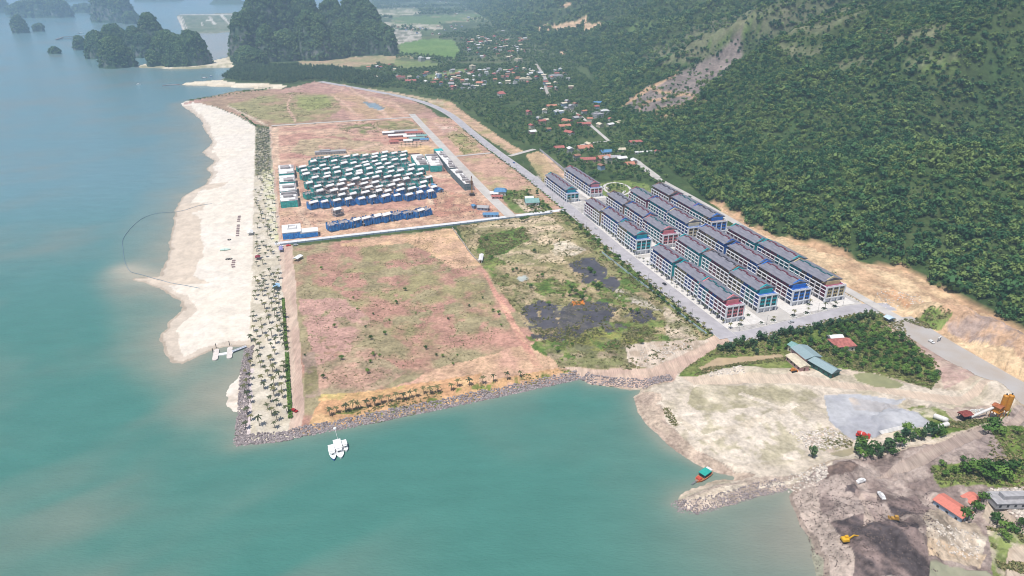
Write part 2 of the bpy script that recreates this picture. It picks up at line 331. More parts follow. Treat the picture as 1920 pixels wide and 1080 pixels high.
Z([(330,28),(447,24),(452,60),(346,63)], (.20,.22,.15), (.13,.17,.10), 60, seed=13, edge=1, name='fish_pond_bank')
for q in [[(331,30),(338,30),(349,60),(342,60)], [(339,30),(341,30),(353,58),(351,58)], [(390,30),(394,30),(406,46),(400,46)], [(410,27),(416,27),(434,46),(428,46)], [(432,27),(437,27),(447,36),(443,36)], [(376,42),(380,42),(381,47),(377,47)], [(334,27),(446,25),(446,27),(334,29)], [(385,37),(402,36),(402,38),(385,39)]]:
    Z(q, (.62,.58,.5), (.5,.46,.4), 30, edge=.5, name='fish_pond_bank')
Z([(256,120),(300,115),(345,111),(402,112),(428,106),(452,118),(452,126),(392,128.5),(250,130)], (.66,.58,.45), (.32,.3,.17), 45, .56, seed=14, edge=1.5, name='beach')
Z([(275,104),(290,100),(300,110),(280,117),(262,118),(258,112)], (.6,.55,.42), (.3,.3,.18), 20, seed=15, edge=1, name='beach')
Z([(330,128.5),(395,126.5),(470,121),(472,125),(395,129),(330,131)], (.72,.63,.5), (.66,.56,.42), 40, seed=16, edge=.5, name='beach')
Z([(330,160),(345,154),(412,149.5),(440,155),(490,156),(540,160),(528,166),(480,168),(420,165)], (.74,.66,.52), (.66,.56,.42), 50, seed=17, edge=1, name='beach')
# the big sand beach, its wet edge, the palm strip
Z([(330,186),(370,192),(402,200),(440,215),(470,231),(481,240),(476,330),(474,450),(472,560),(466,655),(400,760),(150,760),(150,300)], SAND, (.70,.63,.54), 45, seed=18, edge=2, name='beach')
k = (SDC < 6 + 22 * (NZ - .3)) & BCH & (PY > 196) & (PY < 800); C[k] = (WET[0], WET[1], WET[2]); k &= (SDC < 2.5); C[k] = (.42, .35, .28)
k = (SDC < 30 * sstep(.35, .6, fbm(GX / 60, GY / 30, 77))) & BCH & (PY > 340) & (PY < 530) & (SDC > 4); C[k] = (.58, .49, .4)
Z([(400,690),(470,670),(470,790),(400,790)], SAND, WET, 14, .62, seed=19, name='beach')
Z([(479,238),(508,242),(524,455),(535,600),(548,806),(560,812),(444,835),(449,770),(453,690),(466,648),(472,560),(474,450),(476,330)], (.60,.54,.45), (.52,.46,.36), 12, seed=20, edge=2, name='palm_ground')
Z([(479,238),(506,242),(514,330),(478,330)], (.40,.36,.28), (.22,.22,.14), 7, .5, seed=21, edge=2, name='palm_ground')
Z([(490,318),(520,318),(524,455),(508,455)], (.52,.5,.3), (.62,.57,.46), 9, .45, seed=22, edge=3, name='palm_ground')
Z([(455,690),(475,690),(470,820),(450,828)], (.62,.54,.52), (.55,.47,.46), 9, seed=23, name='palm_ground')
# shore road of dirt beside the palms
Z([(505,238),(520,238),(529,455),(548,460),(560,600),(575,770),(610,790),(560,812),(540,806),(545,780),(535,600),(522,455)], (.50,.36,.29), (.57,.44,.35), 5, seed=24, edge=2, name='dirt_road', ani=(SA + math.pi / 2, 8))
# north block
NB = [(345,192),(392,182),(432,173),(500,168),(545,165),(590,153),(640,160),(710,172),(760,183),(800,200),(830,225),(780,222),(512,236),(506,238),(478,232),(440,214),(405,200),(370,193)]
Z(NB, (.43,.26,.225), (.35,.24,.17), 60, seed=25, edge=2, name='earth_field')
Z([(480,183),(560,172),(625,180),(650,200),(610,222),(520,233),(500,232),(470,216),(420,196)], (.30,.27,.14), (.38,.26,.18), 45, .58, seed=26, edge=5, name='earth_field')
Z([(560,183),(612,178),(622,198),(580,208),(555,198)], (.31,.31,.14), (.27,.28,.11), 40, seed=27, edge=4, name='earth_field')
Z([(620,176),(650,170),(690,180),(730,190),(780,222),(660,226),(640,200)], (.50,.31,.25), (.44,.30,.2), 28, seed=28, edge=4, name='earth_field', ani=(2.2, 4))
Z([(590,153),(640,160),(710,172),(700,178),(640,170),(590,164),(540,170),(545,164)], (.50,.34,.28), (.42,.25,.22), 40, seed=29, edge=2, name='earth_field')
Z([(424,198),(428,198),(460,212),(505,236),(498,236),(455,214)], (.62,.5,.4), (.55,.45,.36), 20, edge=1, name='earth_field')
for q in [[(640,158),(644,158),(700,190),(735,222),(726,222),(692,192)], [(622,178),(626,178),(655,200),(678,221),(672,221),(650,202)], [(545,176),(549,176),(541,200),(557,228),(552,228),(536,200)], [(630,168),(740,190),(770,215),(760,216),(735,194)]]:
    Z(q, (.58,.4,.31), (.52,.34,.27), 15, edge=3, name='earth_field')
# construction block
CB = [(508,237),(772,221),(958,404),(528,455)]
Z(CB, (.45,.26,.21), (.55,.37,.28), 28, seed=30, edge=1, name='construction_ground', ani=(.4, 3))
Z([(560,262),(640,250),(720,270),(700,292),(600,300),(545,285)], (.47,.34,.24), (.42,.33,.22), 35, seed=31, edge=8, name='construction_ground')
Z([(625,232),(690,228),(715,246),(690,252),(650,250)], (.2,.22,.09), (.48,.3,.25), 14, .5, seed=32, edge=5, name='construction_ground')
Z([(700,228),(770,224),(790,240),(760,248),(710,240)], (.25,.24,.11), (.42,.3,.2), 16, .5, seed=33, edge=4, name='construction_ground')
Z([(748,276),(800,272),(825,282),(828,296),(780,296),(755,285)], (.62,.42,.23), (.55,.38,.22), 12, seed=34, edge=4, name='construction_ground')
Z([(525,395),(590,400),(640,405),(810,382),(920,385),(955,405),(528,452)], (.56,.38,.27), (.48,.30,.23), 14, seed=35, edge=4, name='construction_ground')
Z([(800,355),(880,365),(930,395),(880,405),(810,410),(800,385)], (.52,.34,.24), (.42,.22,.17), 9, seed=36, edge=4, name='construction_ground')
for q in [[(545,332),(556,332),(566,380),(572,405),(590,430),(575,432),(558,400)], [(508,240),(521,240),(525,320),(512,320)], [(790,325),(850,328),(850,334),(790,332)], [(795,340),(806,335),(808,360),(816,385),(806,385),(798,360)], [(545,318),(700,268),(720,268),(600,306),(556,325)], [(590,420),(800,392),(800,398),(600,428)]]:
    Z(q, (.60,.44,.34), (.55,.38,.29), 10, edge=3, name='construction_ground')
for a, b, c_, d in [(560,255,760,262),(540,290,690,300),(600,275,720,285)]:
    Z([(a,b),(c_,d),(c_,d+2),(a,b+3)], (.38,.2,.17), (.5,.3,.25), 20, edge=8, name='construction_ground')
# strips between and beside the roads
Z([(780,222),(830,220),(850,224),(1070,392),(1040,400),(960,402)], (.50,.31,.245), (.42,.33,.2), 24, .57, seed=37, edge=2, name='earth_field')
Z([(815,232),(850,235),(862,245),(830,250)], (.62,.47,.4), (.5,.3,.25), 12, seed=38, edge=4, name='earth_field')
Z([(835,252),(870,250),(905,285),(870,290)], (.27,.26,.11), (.48,.34,.22), 14, .5, seed=39, edge=4, name='earth_field')
Z([(925,355),(985,358),(1030,385),(1035,398),(965,400)], (.11,.17,.045), (.2,.22,.09), 8, seed=40, edge=3, name='earth_field')
Z([(962,375),(1000,372),(1015,392),(985,398)], (.58,.47,.37), (.5,.4,.3), 8, seed=41, edge=3, name='earth_field')
Z([(820,186),(845,190),(880,218),(960,272),(985,284),(960,290),(880,238),(830,204),(800,193)], (.52,.35,.25), (.36,.30,.16), 20, .55, seed=42, edge=3, name='earth_field')
Z([(985,290),(1010,283),(1060,325),(1090,352),(1030,350),(1020,345)], (.46,.33,.21), (.33,.28,.15), 22, .5, seed=43, edge=2, name='earth_field', ani=(SA + math.pi / 2, 3))
Z([(1012,285),(1025,290),(1072,338),(1062,340)], (.58,.40,.31), (.52,.36,.27), 12, edge=2, name='earth_field', ani=(SA + math.pi / 2, 4))
Z([(690,165),(780,180),(830,190),(835,198),(760,180),(690,170)], (.42,.36,.24), (.5,.38,.28), 20, edge=2, name='earth_field')
# the large empty red field
EF = [(548,462),(848,428),(885,478),(905,500),(962,578),(1048,690),(1090,695),(1090,705),(900,744),(700,784),(560,812),(572,770),(560,610)]
Z(EF, (.45,.25,.205), (.315,.265,.165), 32, .47, .13, seed=44, edge=2, name='earth_field')
Z([(575,480),(700,462),(840,470),(900,520),(940,600),(860,640),(760,650),(650,560),(590,540)], (.30,.26,.145), (.43,.245,.2), 26, .52, .1, seed=45, edge=14, name='earth_field', cover=.62, hsc=18)
Z([(560,560),(640,560),(700,600),(680,640),(600,720),(580,640)], (.46,.28,.245), (.33,.27,.17), 18, .55, .1, seed=46, edge=10, name='earth_field', cover=.75)
Z([(590,690),(680,650),(760,700),(700,735),(600,740)], (.35,.28,.19), (.46,.29,.23), 16, .5, .1, seed=47, edge=10, name='earth_field')
Z([(832,432),(849,428),(902,497),(848,503),(800,470),(760,455),(700,462),(640,462),(640,455)], (.58,.39,.25), (.54,.35,.25), 20, seed=48, edge=6, name='earth_field')
Z([(830,690),(1000,640),(1048,690),(1090,698),(900,738),(620,786),(660,755)], (.56,.37,.26), (.53,.32,.25), 24, seed=49, edge=10, name='earth_field')
Z([(610,745),(700,732),(800,715),(900,700),(900,742),(700,782),(575,806),(590,770)], (.60,.39,.22), (.54,.31,.18), 14, seed=50, edge=6, name='earth_field')
Z([(600,738),(690,736),(760,722),(760,728),(690,748),(600,752)], (.46,.38,.16), (.58,.36,.19), 10, seed=51, edge=6, name='earth_field')
Z([(568,660),(592,660),(602,745),(575,745)], (.23,.2,.11), (.33,.24,.2), 8, seed=52, edge=5, name='earth_field')
Z([(905,512),(912,512),(965,600),(1000,660),(1018,690),(1000,690),(955,605)], (.52,.27,.22), (.58,.36,.26), 3, seed=53, edge=2, name='earth_field', ani=(2.1, 10))
Z([(620,775),(800,740),(960,705),(1060,688),(1085,692),(900,742),(700,780)], (.17,.2,.055), (.56,.34,.19), 7, .46, .07, seed=54, edge=3, name='earth_field', cover=.6)
# wetland
WL = [(856,424),(1040,398),(1078,432),(1335,628),(1270,668),(1210,692),(1130,694),(1050,690),(962,578),(905,500),(885,478)]
Z(WL, (.24,.22,.105), (.40,.31,.19), 18, .5, .1, seed=55, edge=2, name='wetland')
Z([(880,425),(1030,402),(1060,430),(1050,455),(980,470),(1000,440),(930,425),(890,440)], (.55,.43,.30), (.32,.28,.16), 13, .52, .08, seed=56, edge=8, name='wetland', ani=(.3, 3))
Z([(920,470),(1000,450),(1040,460),(1060,490),(1000,495),(930,492)], (.50,.4,.27), (.28,.26,.13), 12, .5, .08, seed=57, edge=8, name='wetland')
Z([(905,440),(985,425),(990,450),(945,478),(910,485),(895,470)], (.10,.17,.04), (.16,.21,.06), 9, seed=58, edge=6, name='wetland')
Z([(1035,458),(1065,450),(1100,470),(1080,478),(1040,480)], (.58,.5,.4), (.5,.42,.3), 10, seed=59, edge=5, name='wetland')
Z([(960,535),(1040,520),(1060,545),(1000,570),(965,570)], (.38,.30,.19), (.2,.2,.09), 10, seed=60, edge=8, name='wetland')
Z([(1240,560),(1290,600),(1310,635),(1250,660),(1200,670),(1160,650),(1250,640)], (.5,.41,.31), (.27,.26,.14), 11, .52, seed=61, edge=8, name='wetland')
Z([(1150,540),(1210,560),(1250,590),(1210,575),(1160,565)], (.48,.42,.36), (.25,.24,.14), 9, seed=62, edge=6, name='wetland')
Z([(1000,650),(1150,640),(1220,660),(1180,690),(1050,688)], (.30,.24,.16), (.2,.2,.09), 9, seed=63, edge=6, name='wetland')
Z([(1040,620),(1120,610),(1190,600),(1230,620),(1180,655),(1090,660),(1040,645)], (.24,.24,.07), (.15,.15,.08), 8, seed=64, edge=8, name='wetland')
for q in [[(890,470),(940,485),(960,540),(930,530)], [(1080,600),(1240,600),(1255,640),(1120,655)], [(985,520),(1100,530),(1200,545),(1180,570),(1020,562)], [(1120,470),(1210,545),(1180,560),(1130,520)], [(980,625),(1060,630),(1080,690),(1020,670)]]: Z(q, (.10,.165,.04), (.19,.22,.07), 7, .5, seed=99, edge=12, name='wetland', cover=.5, hsc=10)
# verge along the main road
Z([(1040,398),(1062,400),(1338,622),(1325,632),(1200,540),(1120,475)], (.12,.17,.05), (.28,.26,.12), 9, seed=65, edge=4, name='wetland')
# the dirt track at the corner and the pale lot on the spit
Z([(1048,688),(1130,692),(1210,690),(1290,655),(1340,628),(1372,640),(1330,668),(1270,700),(1262,716),(1200,722),(1100,714),(1085,700)], (.56,.42,.33), (.5,.36,.29), 8, seed=66, edge=3, name='dirt_road')
Z([(1175,648),(1290,635),(1330,640),(1290,660),(1220,690),(1180,680)], (.60,.5,.41), (.42,.33,.25), 7, seed=67, edge=6, name='dirt_road')
LOT = [(1189,742),(1206,728),(1262,716),(1270,700),(1360,690),(1480,690),(1600,705),(1800,735),(1850,720),(1905,760),(1860,800),(1750,845),(1600,860),(1520,875),(1480,917),(1260,960),(1240,935),(1370,893),(1290,862),(1210,803)]
Z(LOT, (.58,.50,.41), (.46,.40,.30), 16, .53, .1, seed=68, edge=4, name='dirt_lot')
Z([(1300,725),(1500,722),(1540,745),(1450,770),(1330,780),(1290,755)], (.37,.33,.22), (.55,.48,.37), 14, .5, seed=69, edge=10, name='dirt_lot')
Z([(1260,770),(1480,760),(1540,800),(1500,860),(1380,870),(1300,830)], (.63,.55,.46), (.44,.39,.28), 9, .54, .08, seed=70, edge=12, name='dirt_lot')
Z([(1275,705),(1480,700),(1620,722),(1800,745),(1860,715),(1870,725),(1800,762),(1640,735),(1480,718),(1300,722)], (.60,.49,.38), (.54,.43,.34), 10, seed=71, edge=4, name='dirt_road', ani=(-.15, 5))
Z([(1189,742),(1206,728),(1240,740),(1250,790),(1300,840),(1380,880),(1420,890),(1400,898),(1370,893),(1290,862),(1205,803)], (.40,.31,.25), (.48,.38,.3), 7, seed=72, edge=4, name='mud_shore')
Z([(1258,941),(1310,915),(1400,895),(1520,890),(1480,917),(1360,946),(1290,960)], (.42,.34,.28), (.52,.43,.35), 4, seed=73, edge=4, name='mud_shore')
Z([(1290,935),(1340,915),(1400,903),(1390,915),(1320,935)], (.6,.52,.42), (.55,.46,.36), 8, edge=4, name='mud_shore')
Z([(1545,742),(1600,738),(1700,752),(1680,760),(1660,758),(1700,768),(1745,808),(1740,815),(1620,822),(1595,825),(1555,790)], (.37,.37,.40), (.43,.43,.45), 14, .5, seed=74, edge=2, name='concrete_yard')
Z([(1590,745),(1680,758),(1690,768),(1640,772),(1600,768)], (.5,.43,.37), (.4,.38,.38), 8, seed=75, edge=5, name='concrete_yard')
Z([(1510,810),(1560,800),(1600,825),(1560,850),(1510,835)], (.58,.47,.39), (.33,.3,.18), 3, seed=76, edge=5, name='dirt_lot')
Z([(1700,765),(1730,760),(1800,800),(1850,800),(1780,815),(1740,805)], (.19,.22,.07), (.5,.45,.33), 7, .5, seed=77, edge=4, name='dirt_lot')
Z([(1745,805),(1880,785),(1895,770),(1905,780),(1800,825),(1740,840)], (.16,.23,.05), (.1,.15,.03), 6, seed=78, edge=3, name='dirt_lot')
Z([(1760,770),(1860,760),(1880,790),(1790,805)], (.55,.46,.38), (.42,.33,.27), 5, seed=79, edge=5, name='dirt_lot')
# trees and grass south of the shop rows
Z([(1285,690),(1345,650),(1400,635),(1610,585),(1692,600),(1700,625),(1770,700),(1745,730),(1640,700),(1560,690),(1480,690),(1360,690),(1310,705),(1270,705)], (.12,.17,.04), (.19,.21,.07), 9, seed=80, edge=3, name='plantation_ground')
Z([(1650,612),(1690,606),(1730,640),(1790,690),(1830,715),(1770,730),(1740,670)], (.50,.38,.31), (.42,.29,.25), 9, seed=81, edge=4, name='dirt_lot')
Z([(1310,690),(1330,680),(1340,672),(1465,664),(1470,670),(1400,678),(1345,688),(1325,700)], (.47,.35,.22), (.44,.33,.21), 9, edge=1.5, name='pond_water')
Z([(1600,702),(1625,698),(1660,705),(1695,722),(1685,728),(1640,726),(1608,715)], (.29,.285,.15), (.27,.27,.14), 12, edge=1.5, name='pond_water')
Z([(1555,850),(1600,838),(1605,848),(1575,860)], (.36,.31,.2), (.33,.29,.19), 12, edge=2, name='pond_water')
# back road bench and cut slope
Z([(1370,420),(1400,425),(1480,455),(1560,478),(1640,505),(1700,520),(1745,560),(1760,600),(1830,600),(1920,640),(2100,740),(2100,900),(1920,760),(1840,705),(1700,615),(1560,535),(1400,445)], (.62,.46,.29), (.52,.35,.22), 22, seed=82, edge=5, name='cut_slope')
Z([(1740,600),(1830,598),(1960,655),(1960,720),(1860,665),(1780,625)], (.37,.28,.24), (.52,.34,.22), 8, seed=83, edge=5, name='cut_slope')
Z([(1640,540),(1710,545),(1745,575),(1700,580)], (.56,.33,.19), (.62,.46,.3), 10, seed=84, edge=5, name='cut_slope')
Z([(1690,600),(1740,595),(1780,610),(1760,620)], (.16,.22,.06), (.25,.26,.1), 7, edge=4, name='cut_slope')
# bottom right: spoil and coal-dark dredge heaps, yards
Z([(1478,930),(1480,912),(1530,880),(1600,862),(1750,850),(1860,805),(1905,765),(2100,800),(2100,1500),(1540,1500),(1536,1050),(1500,985)], (.40,.325,.285), (.24,.185,.165), 11, .5, .1, seed=85, edge=4, name='spoil_ground')
Z([(1755,850),(1800,830),(1850,828),(1890,850),(1905,890),(1860,910),(1760,890)], (.36,.29,.255), (.31,.245,.22), 5, seed=86, edge=3, name='spoil_ground', ani=(.9, 3))
Z([(1700,868),(1880,800),(1915,770),(1925,785),(1900,810),(1720,890),(1640,900)], (.40,.32,.27), (.36,.28,.24), 4, seed=87, edge=3, name='dirt_road', ani=(.4, 4))
Z([(1545,890),(1590,868),(1618,875),(1600,890),(1575,905),(1545,905)], (.17,.125,.11), (.25,.18,.15), 4, seed=88, edge=4, name='spoil_ground')
for q in [[(1525,990),(1600,985),(1660,1000),(1640,1060),(1680,1100),(1536,1100),(1515,1020)], [(1660,950),(1720,935),(1750,960),(1720,985),(1670,985)], [(1640,1000),(1700,990),(1730,1040),(1740,1100),(1640,1100)], [(1590,920),(1612,918),(1610,932),(1592,932)]]:
    Z(q, DARK, (.24,.18,.165), 6, .5, .12, seed=89, edge=20, name='spoil_ground', ani=(2.4, 2.5), cover=.86, hsc=9)
Z([(1612,930),(1640,930),(1655,1000),(1615,1005)], (.46,.37,.31), (.36,.28,.25), 3, seed=90, edge=4, name='spoil_ground', ani=(1.7, 6))
Z([(1740,960),(1830,985),(1850,1010),(1840,1060),(1760,1060),(1730,1030),(1725,990)], (.58,.5,.41), (.38,.31,.24), 7, seed=91, edge=6, name='spoil_ground')
Z([(1730,1030),(1850,1040),(1840,1062),(1735,1060)], (.60,.45,.31), (.5,.4,.3), 6, edge=4, name='spoil_ground')
Z([(1738,1066),(1850,1070),(1900,1110),(1740,1110)], (.33,.32,.23), (.3,.3,.21), 12, edge=3, name='pond_water')
Z([(1850,825),(1900,800),(2100,820),(2100,940),(1900,930),(1860,935),(1820,905),(1890,890)], (.16,.22,.05), (.11,.17,.035), 9, seed=92, edge=3, name='spoil_ground')
Z([(1740,890),(1850,885),(1860,930),(1760,925)], (.15,.21,.05), (.22,.26,.08), 7, seed=93, edge=5, name='spoil_ground')
Z([(1845,935),(2100,935),(2100,990),(1930,985),(1860,955)], (.58,.53,.48), (.40,.36,.33), 2.5, seed=94, edge=3, name='spoil_ground')
Z([(1845,955),(1870,960),(1930,1000),(2100,1050),(2100,1080),(1910,1020),(1840,975)], (.48,.4,.32), (.42,.34,.27), 5, edge=3, name='dirt_road')
Z([(1850,990),(1920,1010),(1920,1500),(1860,1060)], (.2,.24,.08), (.5,.43,.33), 7, .5, seed=95, edge=4, name='spoil_ground')
Z([(1890,1030),(1930,1020),(1960,1100),(1890,1100),(1885,1060)], (.52,.43,.34), (.46,.37,.29), 4, edge=3, name='dirt_road')
k = (SDC < 11 + 8 * (NF - .5)) & (ZI == ZN.index('spoil_ground')) & (PY > 900); C[k] = (.46, .375, .32); k &= SDC < 2.5; C[k] = (.30, .24, .2)
for q in [[(1500,760),(1420,800),(1330,830),(1300,822),(1400,790),(1490,752)], [(1240,752),(1300,800),(1360,850),(1352,854),(1290,806),(1232,758)], [(1390,735),(1470,765),(1530,800),(1524,804),(1462,770),(1384,740)], [(1560,880),(1500,900),(1420,912),(1420,908),(1500,894),(1556,874)]]: Z(q, (.66,.58,.48), (.56,.48,.38), 6, edge=4, name='dirt_lot', cover=.8)
# black marsh water and puddles
for q in [[(1062,492),(1080,485),(1112,484),(1125,500),(1140,515),(1130,525),(1100,520),(1075,508)], [(1085,518),(1105,514),(1112,525),(1095,530)], [(1120,524),(1155,520),(1165,535),(1150,548),(1130,535)], [(1050,575),(1075,565),(1140,568),(1160,580),(1130,600),(1110,610),(1090,625),(1062,620),(1055,600)], [(1185,580),(1215,580),(1222,598),(1195,608),(1180,600)], [(975,578),(1010,565),(1045,580),(1050,610),(1020,620),(990,600)]]:
    Z(q, (.085,.08,.092), (.12,.11,.10), 12, .6, seed=96, edge=14, name='marsh_water', cover=.84, hsc=11)
Z([(970,580),(1060,570),(1240,580),(1200,620),(1100,640),(1000,640)], (.09,.085,.09), (.12,.11,.1), 9, .5, seed=97, edge=8, name='wetland', cover=.42, hsc=9)
Z([(968,520),(985,516),(992,523),(975,528)], (.42,.45,.42), (.4,.42,.38), 9, edge=2, name='marsh_water')
Z([(1072,566),(1095,564),(1098,572),(1075,573)], (.55,.2,.04), (.5,.16,.03), 5, edge=2, name='wetland')
Z([(682,192),(700,192),(722,204),(712,208),(690,200)], (.26,.33,.38), (.24,.3,.35), 12, edge=2, name='pond_water')
# park by the shop rows: lawns and a pale ring path
Z([(1112,345),(1170,338),(1215,345),(1222,362),(1180,375),(1120,368)], (.15,.21,.06), (.22,.25,.09), 8, seed=98, edge=3, name='park_ground')
k = np.isin(ZI, [ZN.index(n) for n in ('earth_field', 'construction_ground')]); C[k] *= np.array((1.0, 1.0, .95))
# grain of the sand and soil
C *= (1 + (fbm(GX / 4, GY / 4, 61, 3) - .5) * .3)[..., None]
under = SDC < 0; C[under] = (.30, .29, .22)
FOOT = np.array([(-400,470),(0,478),(288,484),(404,494),(470,458),(552,436),(640,444),(707,460),(900,500),(1104,547),(1400,650),(1819,806),(2500,905),(3218,1004),(7021,1690),(9000,2050)], float)
def foot(s): return np.interp(s, FOOT[:, 0], FOOT[:, 1])
S_, T_ = ST(GX, GY); keepv = (SDC > -16) & (T_ - foot(S_) < 70)
V = np.stack([GX, GY, ZG], 2).reshape(-1, 3); nx = len(xs)
ii, jj = np.meshgrid(np.arange(len(ys) - 1), np.arange(nx - 1), indexing='ij'); a0 = (ii * nx + jj)
FQ = np.stack([a0 + nx, a0 + nx + 1, a0 + 1, a0], 2).reshape(-1, 4)
kf = keepv.ravel()[FQ].any(1); FQ = FQ[kf]; FZ = ZI.ravel()[FQ[:, 0]]; CF = C.reshape(-1, 3)
GM = {'beach': dict(fine=.5, amp=.10, bump=.15), 'palm_ground': dict(fine=.6, amp=.2, bump=.3), 'dirt_road': dict(fine=.6, amp=.2, bump=.4, streak=(SA, 3, .25)),
      'concrete_yard': dict(fine=.3, amp=.15, bump=.1), 'pond_water': dict(rough=.12, fine=.1, amp=.06, bump=.02), 'marsh_water': dict(rough=.12, fine=.1, amp=.25, bump=.03),
      'earth_field': dict(fine=.4, amp=.34, bump=.7, speck=.5, sc_=(.17, .155, .07)), 'construction_ground': dict(fine=.5, amp=.42, bump=.8, speck=.35, sc_=(.26, .12, .10)), 'spoil_ground': dict(fine=.4, amp=.42, bump=1, speck=.3, sc_=(.10, .08, .08)),
      'wetland': dict(fine=.4, amp=.45, bump=.9, speck=.85, sc_=(.09, .10, .035)), 'dirt_lot': dict(fine=.4, amp=.28, bump=.6, speck=.4, sc_=(.30, .26, .17)), 'plantation_ground': dict(fine=.5, amp=.5, bump=1, speck=.8, sc_=(.05, .08, .02)), 'cut_slope': dict(fine=.35, amp=.35, bump=.9, speck=.3, sc_=(.33, .2, .12)), 'mud_shore': dict(fine=.5, amp=.4, bump=.9)}
for nm_, f1, h1, f2, h2 in (('spoil_ground', 15, 4.0, 4.5, 1.5), ('construction_ground', 14, 1.4, 4, .8), ('wetland', 14, 1.0, 4, .7), ('cut_slope', 12, 2.5, 4, 1.0), ('mud_shore', 8, .8, 3, .5), ('dirt_lot', 16, .7, 4, .5)):   # real relief: heaps, ruts, hummocks
    k = (ZI == ZN.index(nm_)) & ~FLATM & (SDC > 5) & (PY > 300); k = k & ((PX < 1300) | (nm_ != 'cut_slope') | True)
    rel = (1 - 2 * np.abs(fbm(GX / f1, GY / f1, 301, 3) - .5) - .6) * h1 + (fbm(GX / f2, GY / f2, 303, 3) - .5) * h2; ZG[k] += (rel * sstep(5, 14, SDC))[k]
V = np.stack([GX, GY, ZG], 2).reshape(-1, 3)
for zi, zn in enumerate(ZN):
    f = FQ[FZ == zi]
    if not len(f): continue
    u, inv = np.unique(f, return_inverse=True)
    struct(zn, np_mesh(zn, V[u], inv.reshape(-1, 4), ground_mat(zn, **GM.get(zn, {})), True, CF[u]))
# ================================================================ WATER
wx = np.arange(-1400, 2400, 7.); wy = np.concatenate([np.arange(-43, -20, 2.), np.arange(-20, 1100, 5.), np.arange(1105, 1500, 30)])
QX, QY = np.meshgrid(wx, wy); AX, AY = G(QX, QY, 0.0)
sdw = coast_sd(AX, AY); n1 = fbm(AX / 90, AY / 90, 41); n2 = fbm(AX / 25, AY / 12, 43)
TEAL, SKYTINT, MURK, SHAL = np.array((.068, .205, .172)), np.array((.14, .265, .30)), np.array((.23, .235, .195)), np.array((.30, .29, .23))
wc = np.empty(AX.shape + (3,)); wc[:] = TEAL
kb = sstep(380, 900, AY)[..., None]; wc = wc * (1 - kb) + SKYTINT * kb  # far water turns blue: sky reflection and haze put into its colour
km = (np.exp(-np.hypot((QX - 1530) / 260, (QY - 1010) / 150) ** 2 * 1.1) * .95 + .22 * sstep(.45, .75, n1) + .42 * sstep(.42, .75, fbm((AX * .8 + AY * .6) / 170, (AY * .8 - AX * .6) / 60, 47)) * sstep(900, 500, QX))
km = np.clip(km, 0, 1)[..., None]; wc = wc * (1 - km) + MURK * km
NB_ = [G(*p, 0) for p in [(330,195),(480,230),(470,650),(470,775),(400,770),(290,690),(250,600),(230,480),(300,330)]]
nb = np.where(pip(AX, AY, NB_), 1, np.exp(-(edist(AX, AY, NB_) / 22) ** 2))
ksh = np.exp(np.minimum(sdw, 0) / (5 + nb * (22 + 60 * np.maximum(n1 - .3, 0)))) * (.6 + .2 * nb) * (.65 + .7 * n2)
ksh = np.clip(ksh, 0, 1)[..., None]; wc = wc * (1 - ksh) + SHAL * ksh
bar = np.exp(-(edist(AX, AY, [G(*p, 0) for p in [(236,505),(262,517),(300,523)]], False) / 14) ** 2)[..., None] * .8; wc = wc * (1 - bar) + np.array((.46, .41, .32)) * bar
fl = (pip(QX, QY, [(340,63),(440,60),(436,108),(390,112),(372,80)]) * (.55 + .4 * n2))[..., None]; wc = wc * (1 - fl) + np.array((.40, .36, .32)) * fl
wv = np.stack([AX, AY, np.zeros_like(AX)], 2).reshape(-1, 3); nx = len(wx)
ii, jj = np.meshgrid(np.arange(len(wy) - 1), np.arange(nx - 1), indexing='ij'); a0 = ii * nx + jj
WF = np.stack([a0 + nx, a0 + nx + 1, a0 + 1, a0], 2).reshape(-1, 4); WF = WF[(sdw.ravel()[WF] < 25).any(1)]
u, inv = np.unique(WF, return_inverse=True)
wm = bpy.data.materials.new('sea_water'); wm.use_nodes = True; t = wm.node_tree; b = bsdf(wm); b.inputs['Roughness'].default_value = .16; b.inputs['IOR'].default_value = 1.33; b.inputs['Specular IOR Level'].default_value = .5
at = _n(t, 'Attribute'); at.attribute_name = 'Col'; ge = _n(t, 'NewGeometry'); mw = _n(t, 'Mapping'); mw.inputs['Rotation'].default_value = (0, 0, -.35); mw.inputs['Scale'].default_value = (.5, 1.3, 1); t.links.new(ge.outputs['Position'], mw.inputs[0]); nw = _n(t, 'TexNoise'); nw.inputs['Scale'].default_value = .06; nw.inputs['Detail'].default_value = 7; nw.inputs['Roughness'].default_value = .62; t.links.new(mw.outputs[0], nw.inputs['Vector'])
rw = _n(t, 'MapRange'); rw.inputs[1].default_value = .3; rw.inputs[2].default_value = .7; rw.inputs[3].default_value = .93; rw.inputs[4].default_value = 1.07; t.links.new(nw.outputs[0], rw.inputs[0]); xw = _n(t, 'Mix', data_type='RGBA', blend_type='MULTIPLY'); xw.inputs[0].default_value = 1; t.links.new(at.outputs['Color'], xw.inputs[6]); t.links.new(rw.outputs[0], xw.inputs[7]); t.links.new(xw.outputs[2], b.inputs['Base Color'])  # ripples' light and dark streaks painted faintly into the base colour
mp = _n(t, 'Mapping'); mp.inputs['Rotation'].default_value = (0, 0, .5); mp.inputs['Scale'].default_value = (1, 2.6, 1); t.links.new(ge.outputs['Position'], mp.inputs[0])
n1_ = _n(t, 'TexNoise'); n1_.inputs['Scale'].default_value = .3; n1_.inputs['Detail'].default_value = 6; n1_.inputs['Roughness'].default_value = .6; t.links.new(mp.outputs[0], n1_.inputs['Vector'])
bp = _n(t, 'Bump'); bp.inputs['Strength'].default_value = .4; bp.inputs['Distance'].default_value = 1.2; t.links.new(n1_.outputs[0], bp.inputs['Height']); t.links.new(bp.outputs[0], b.inputs['Normal'])
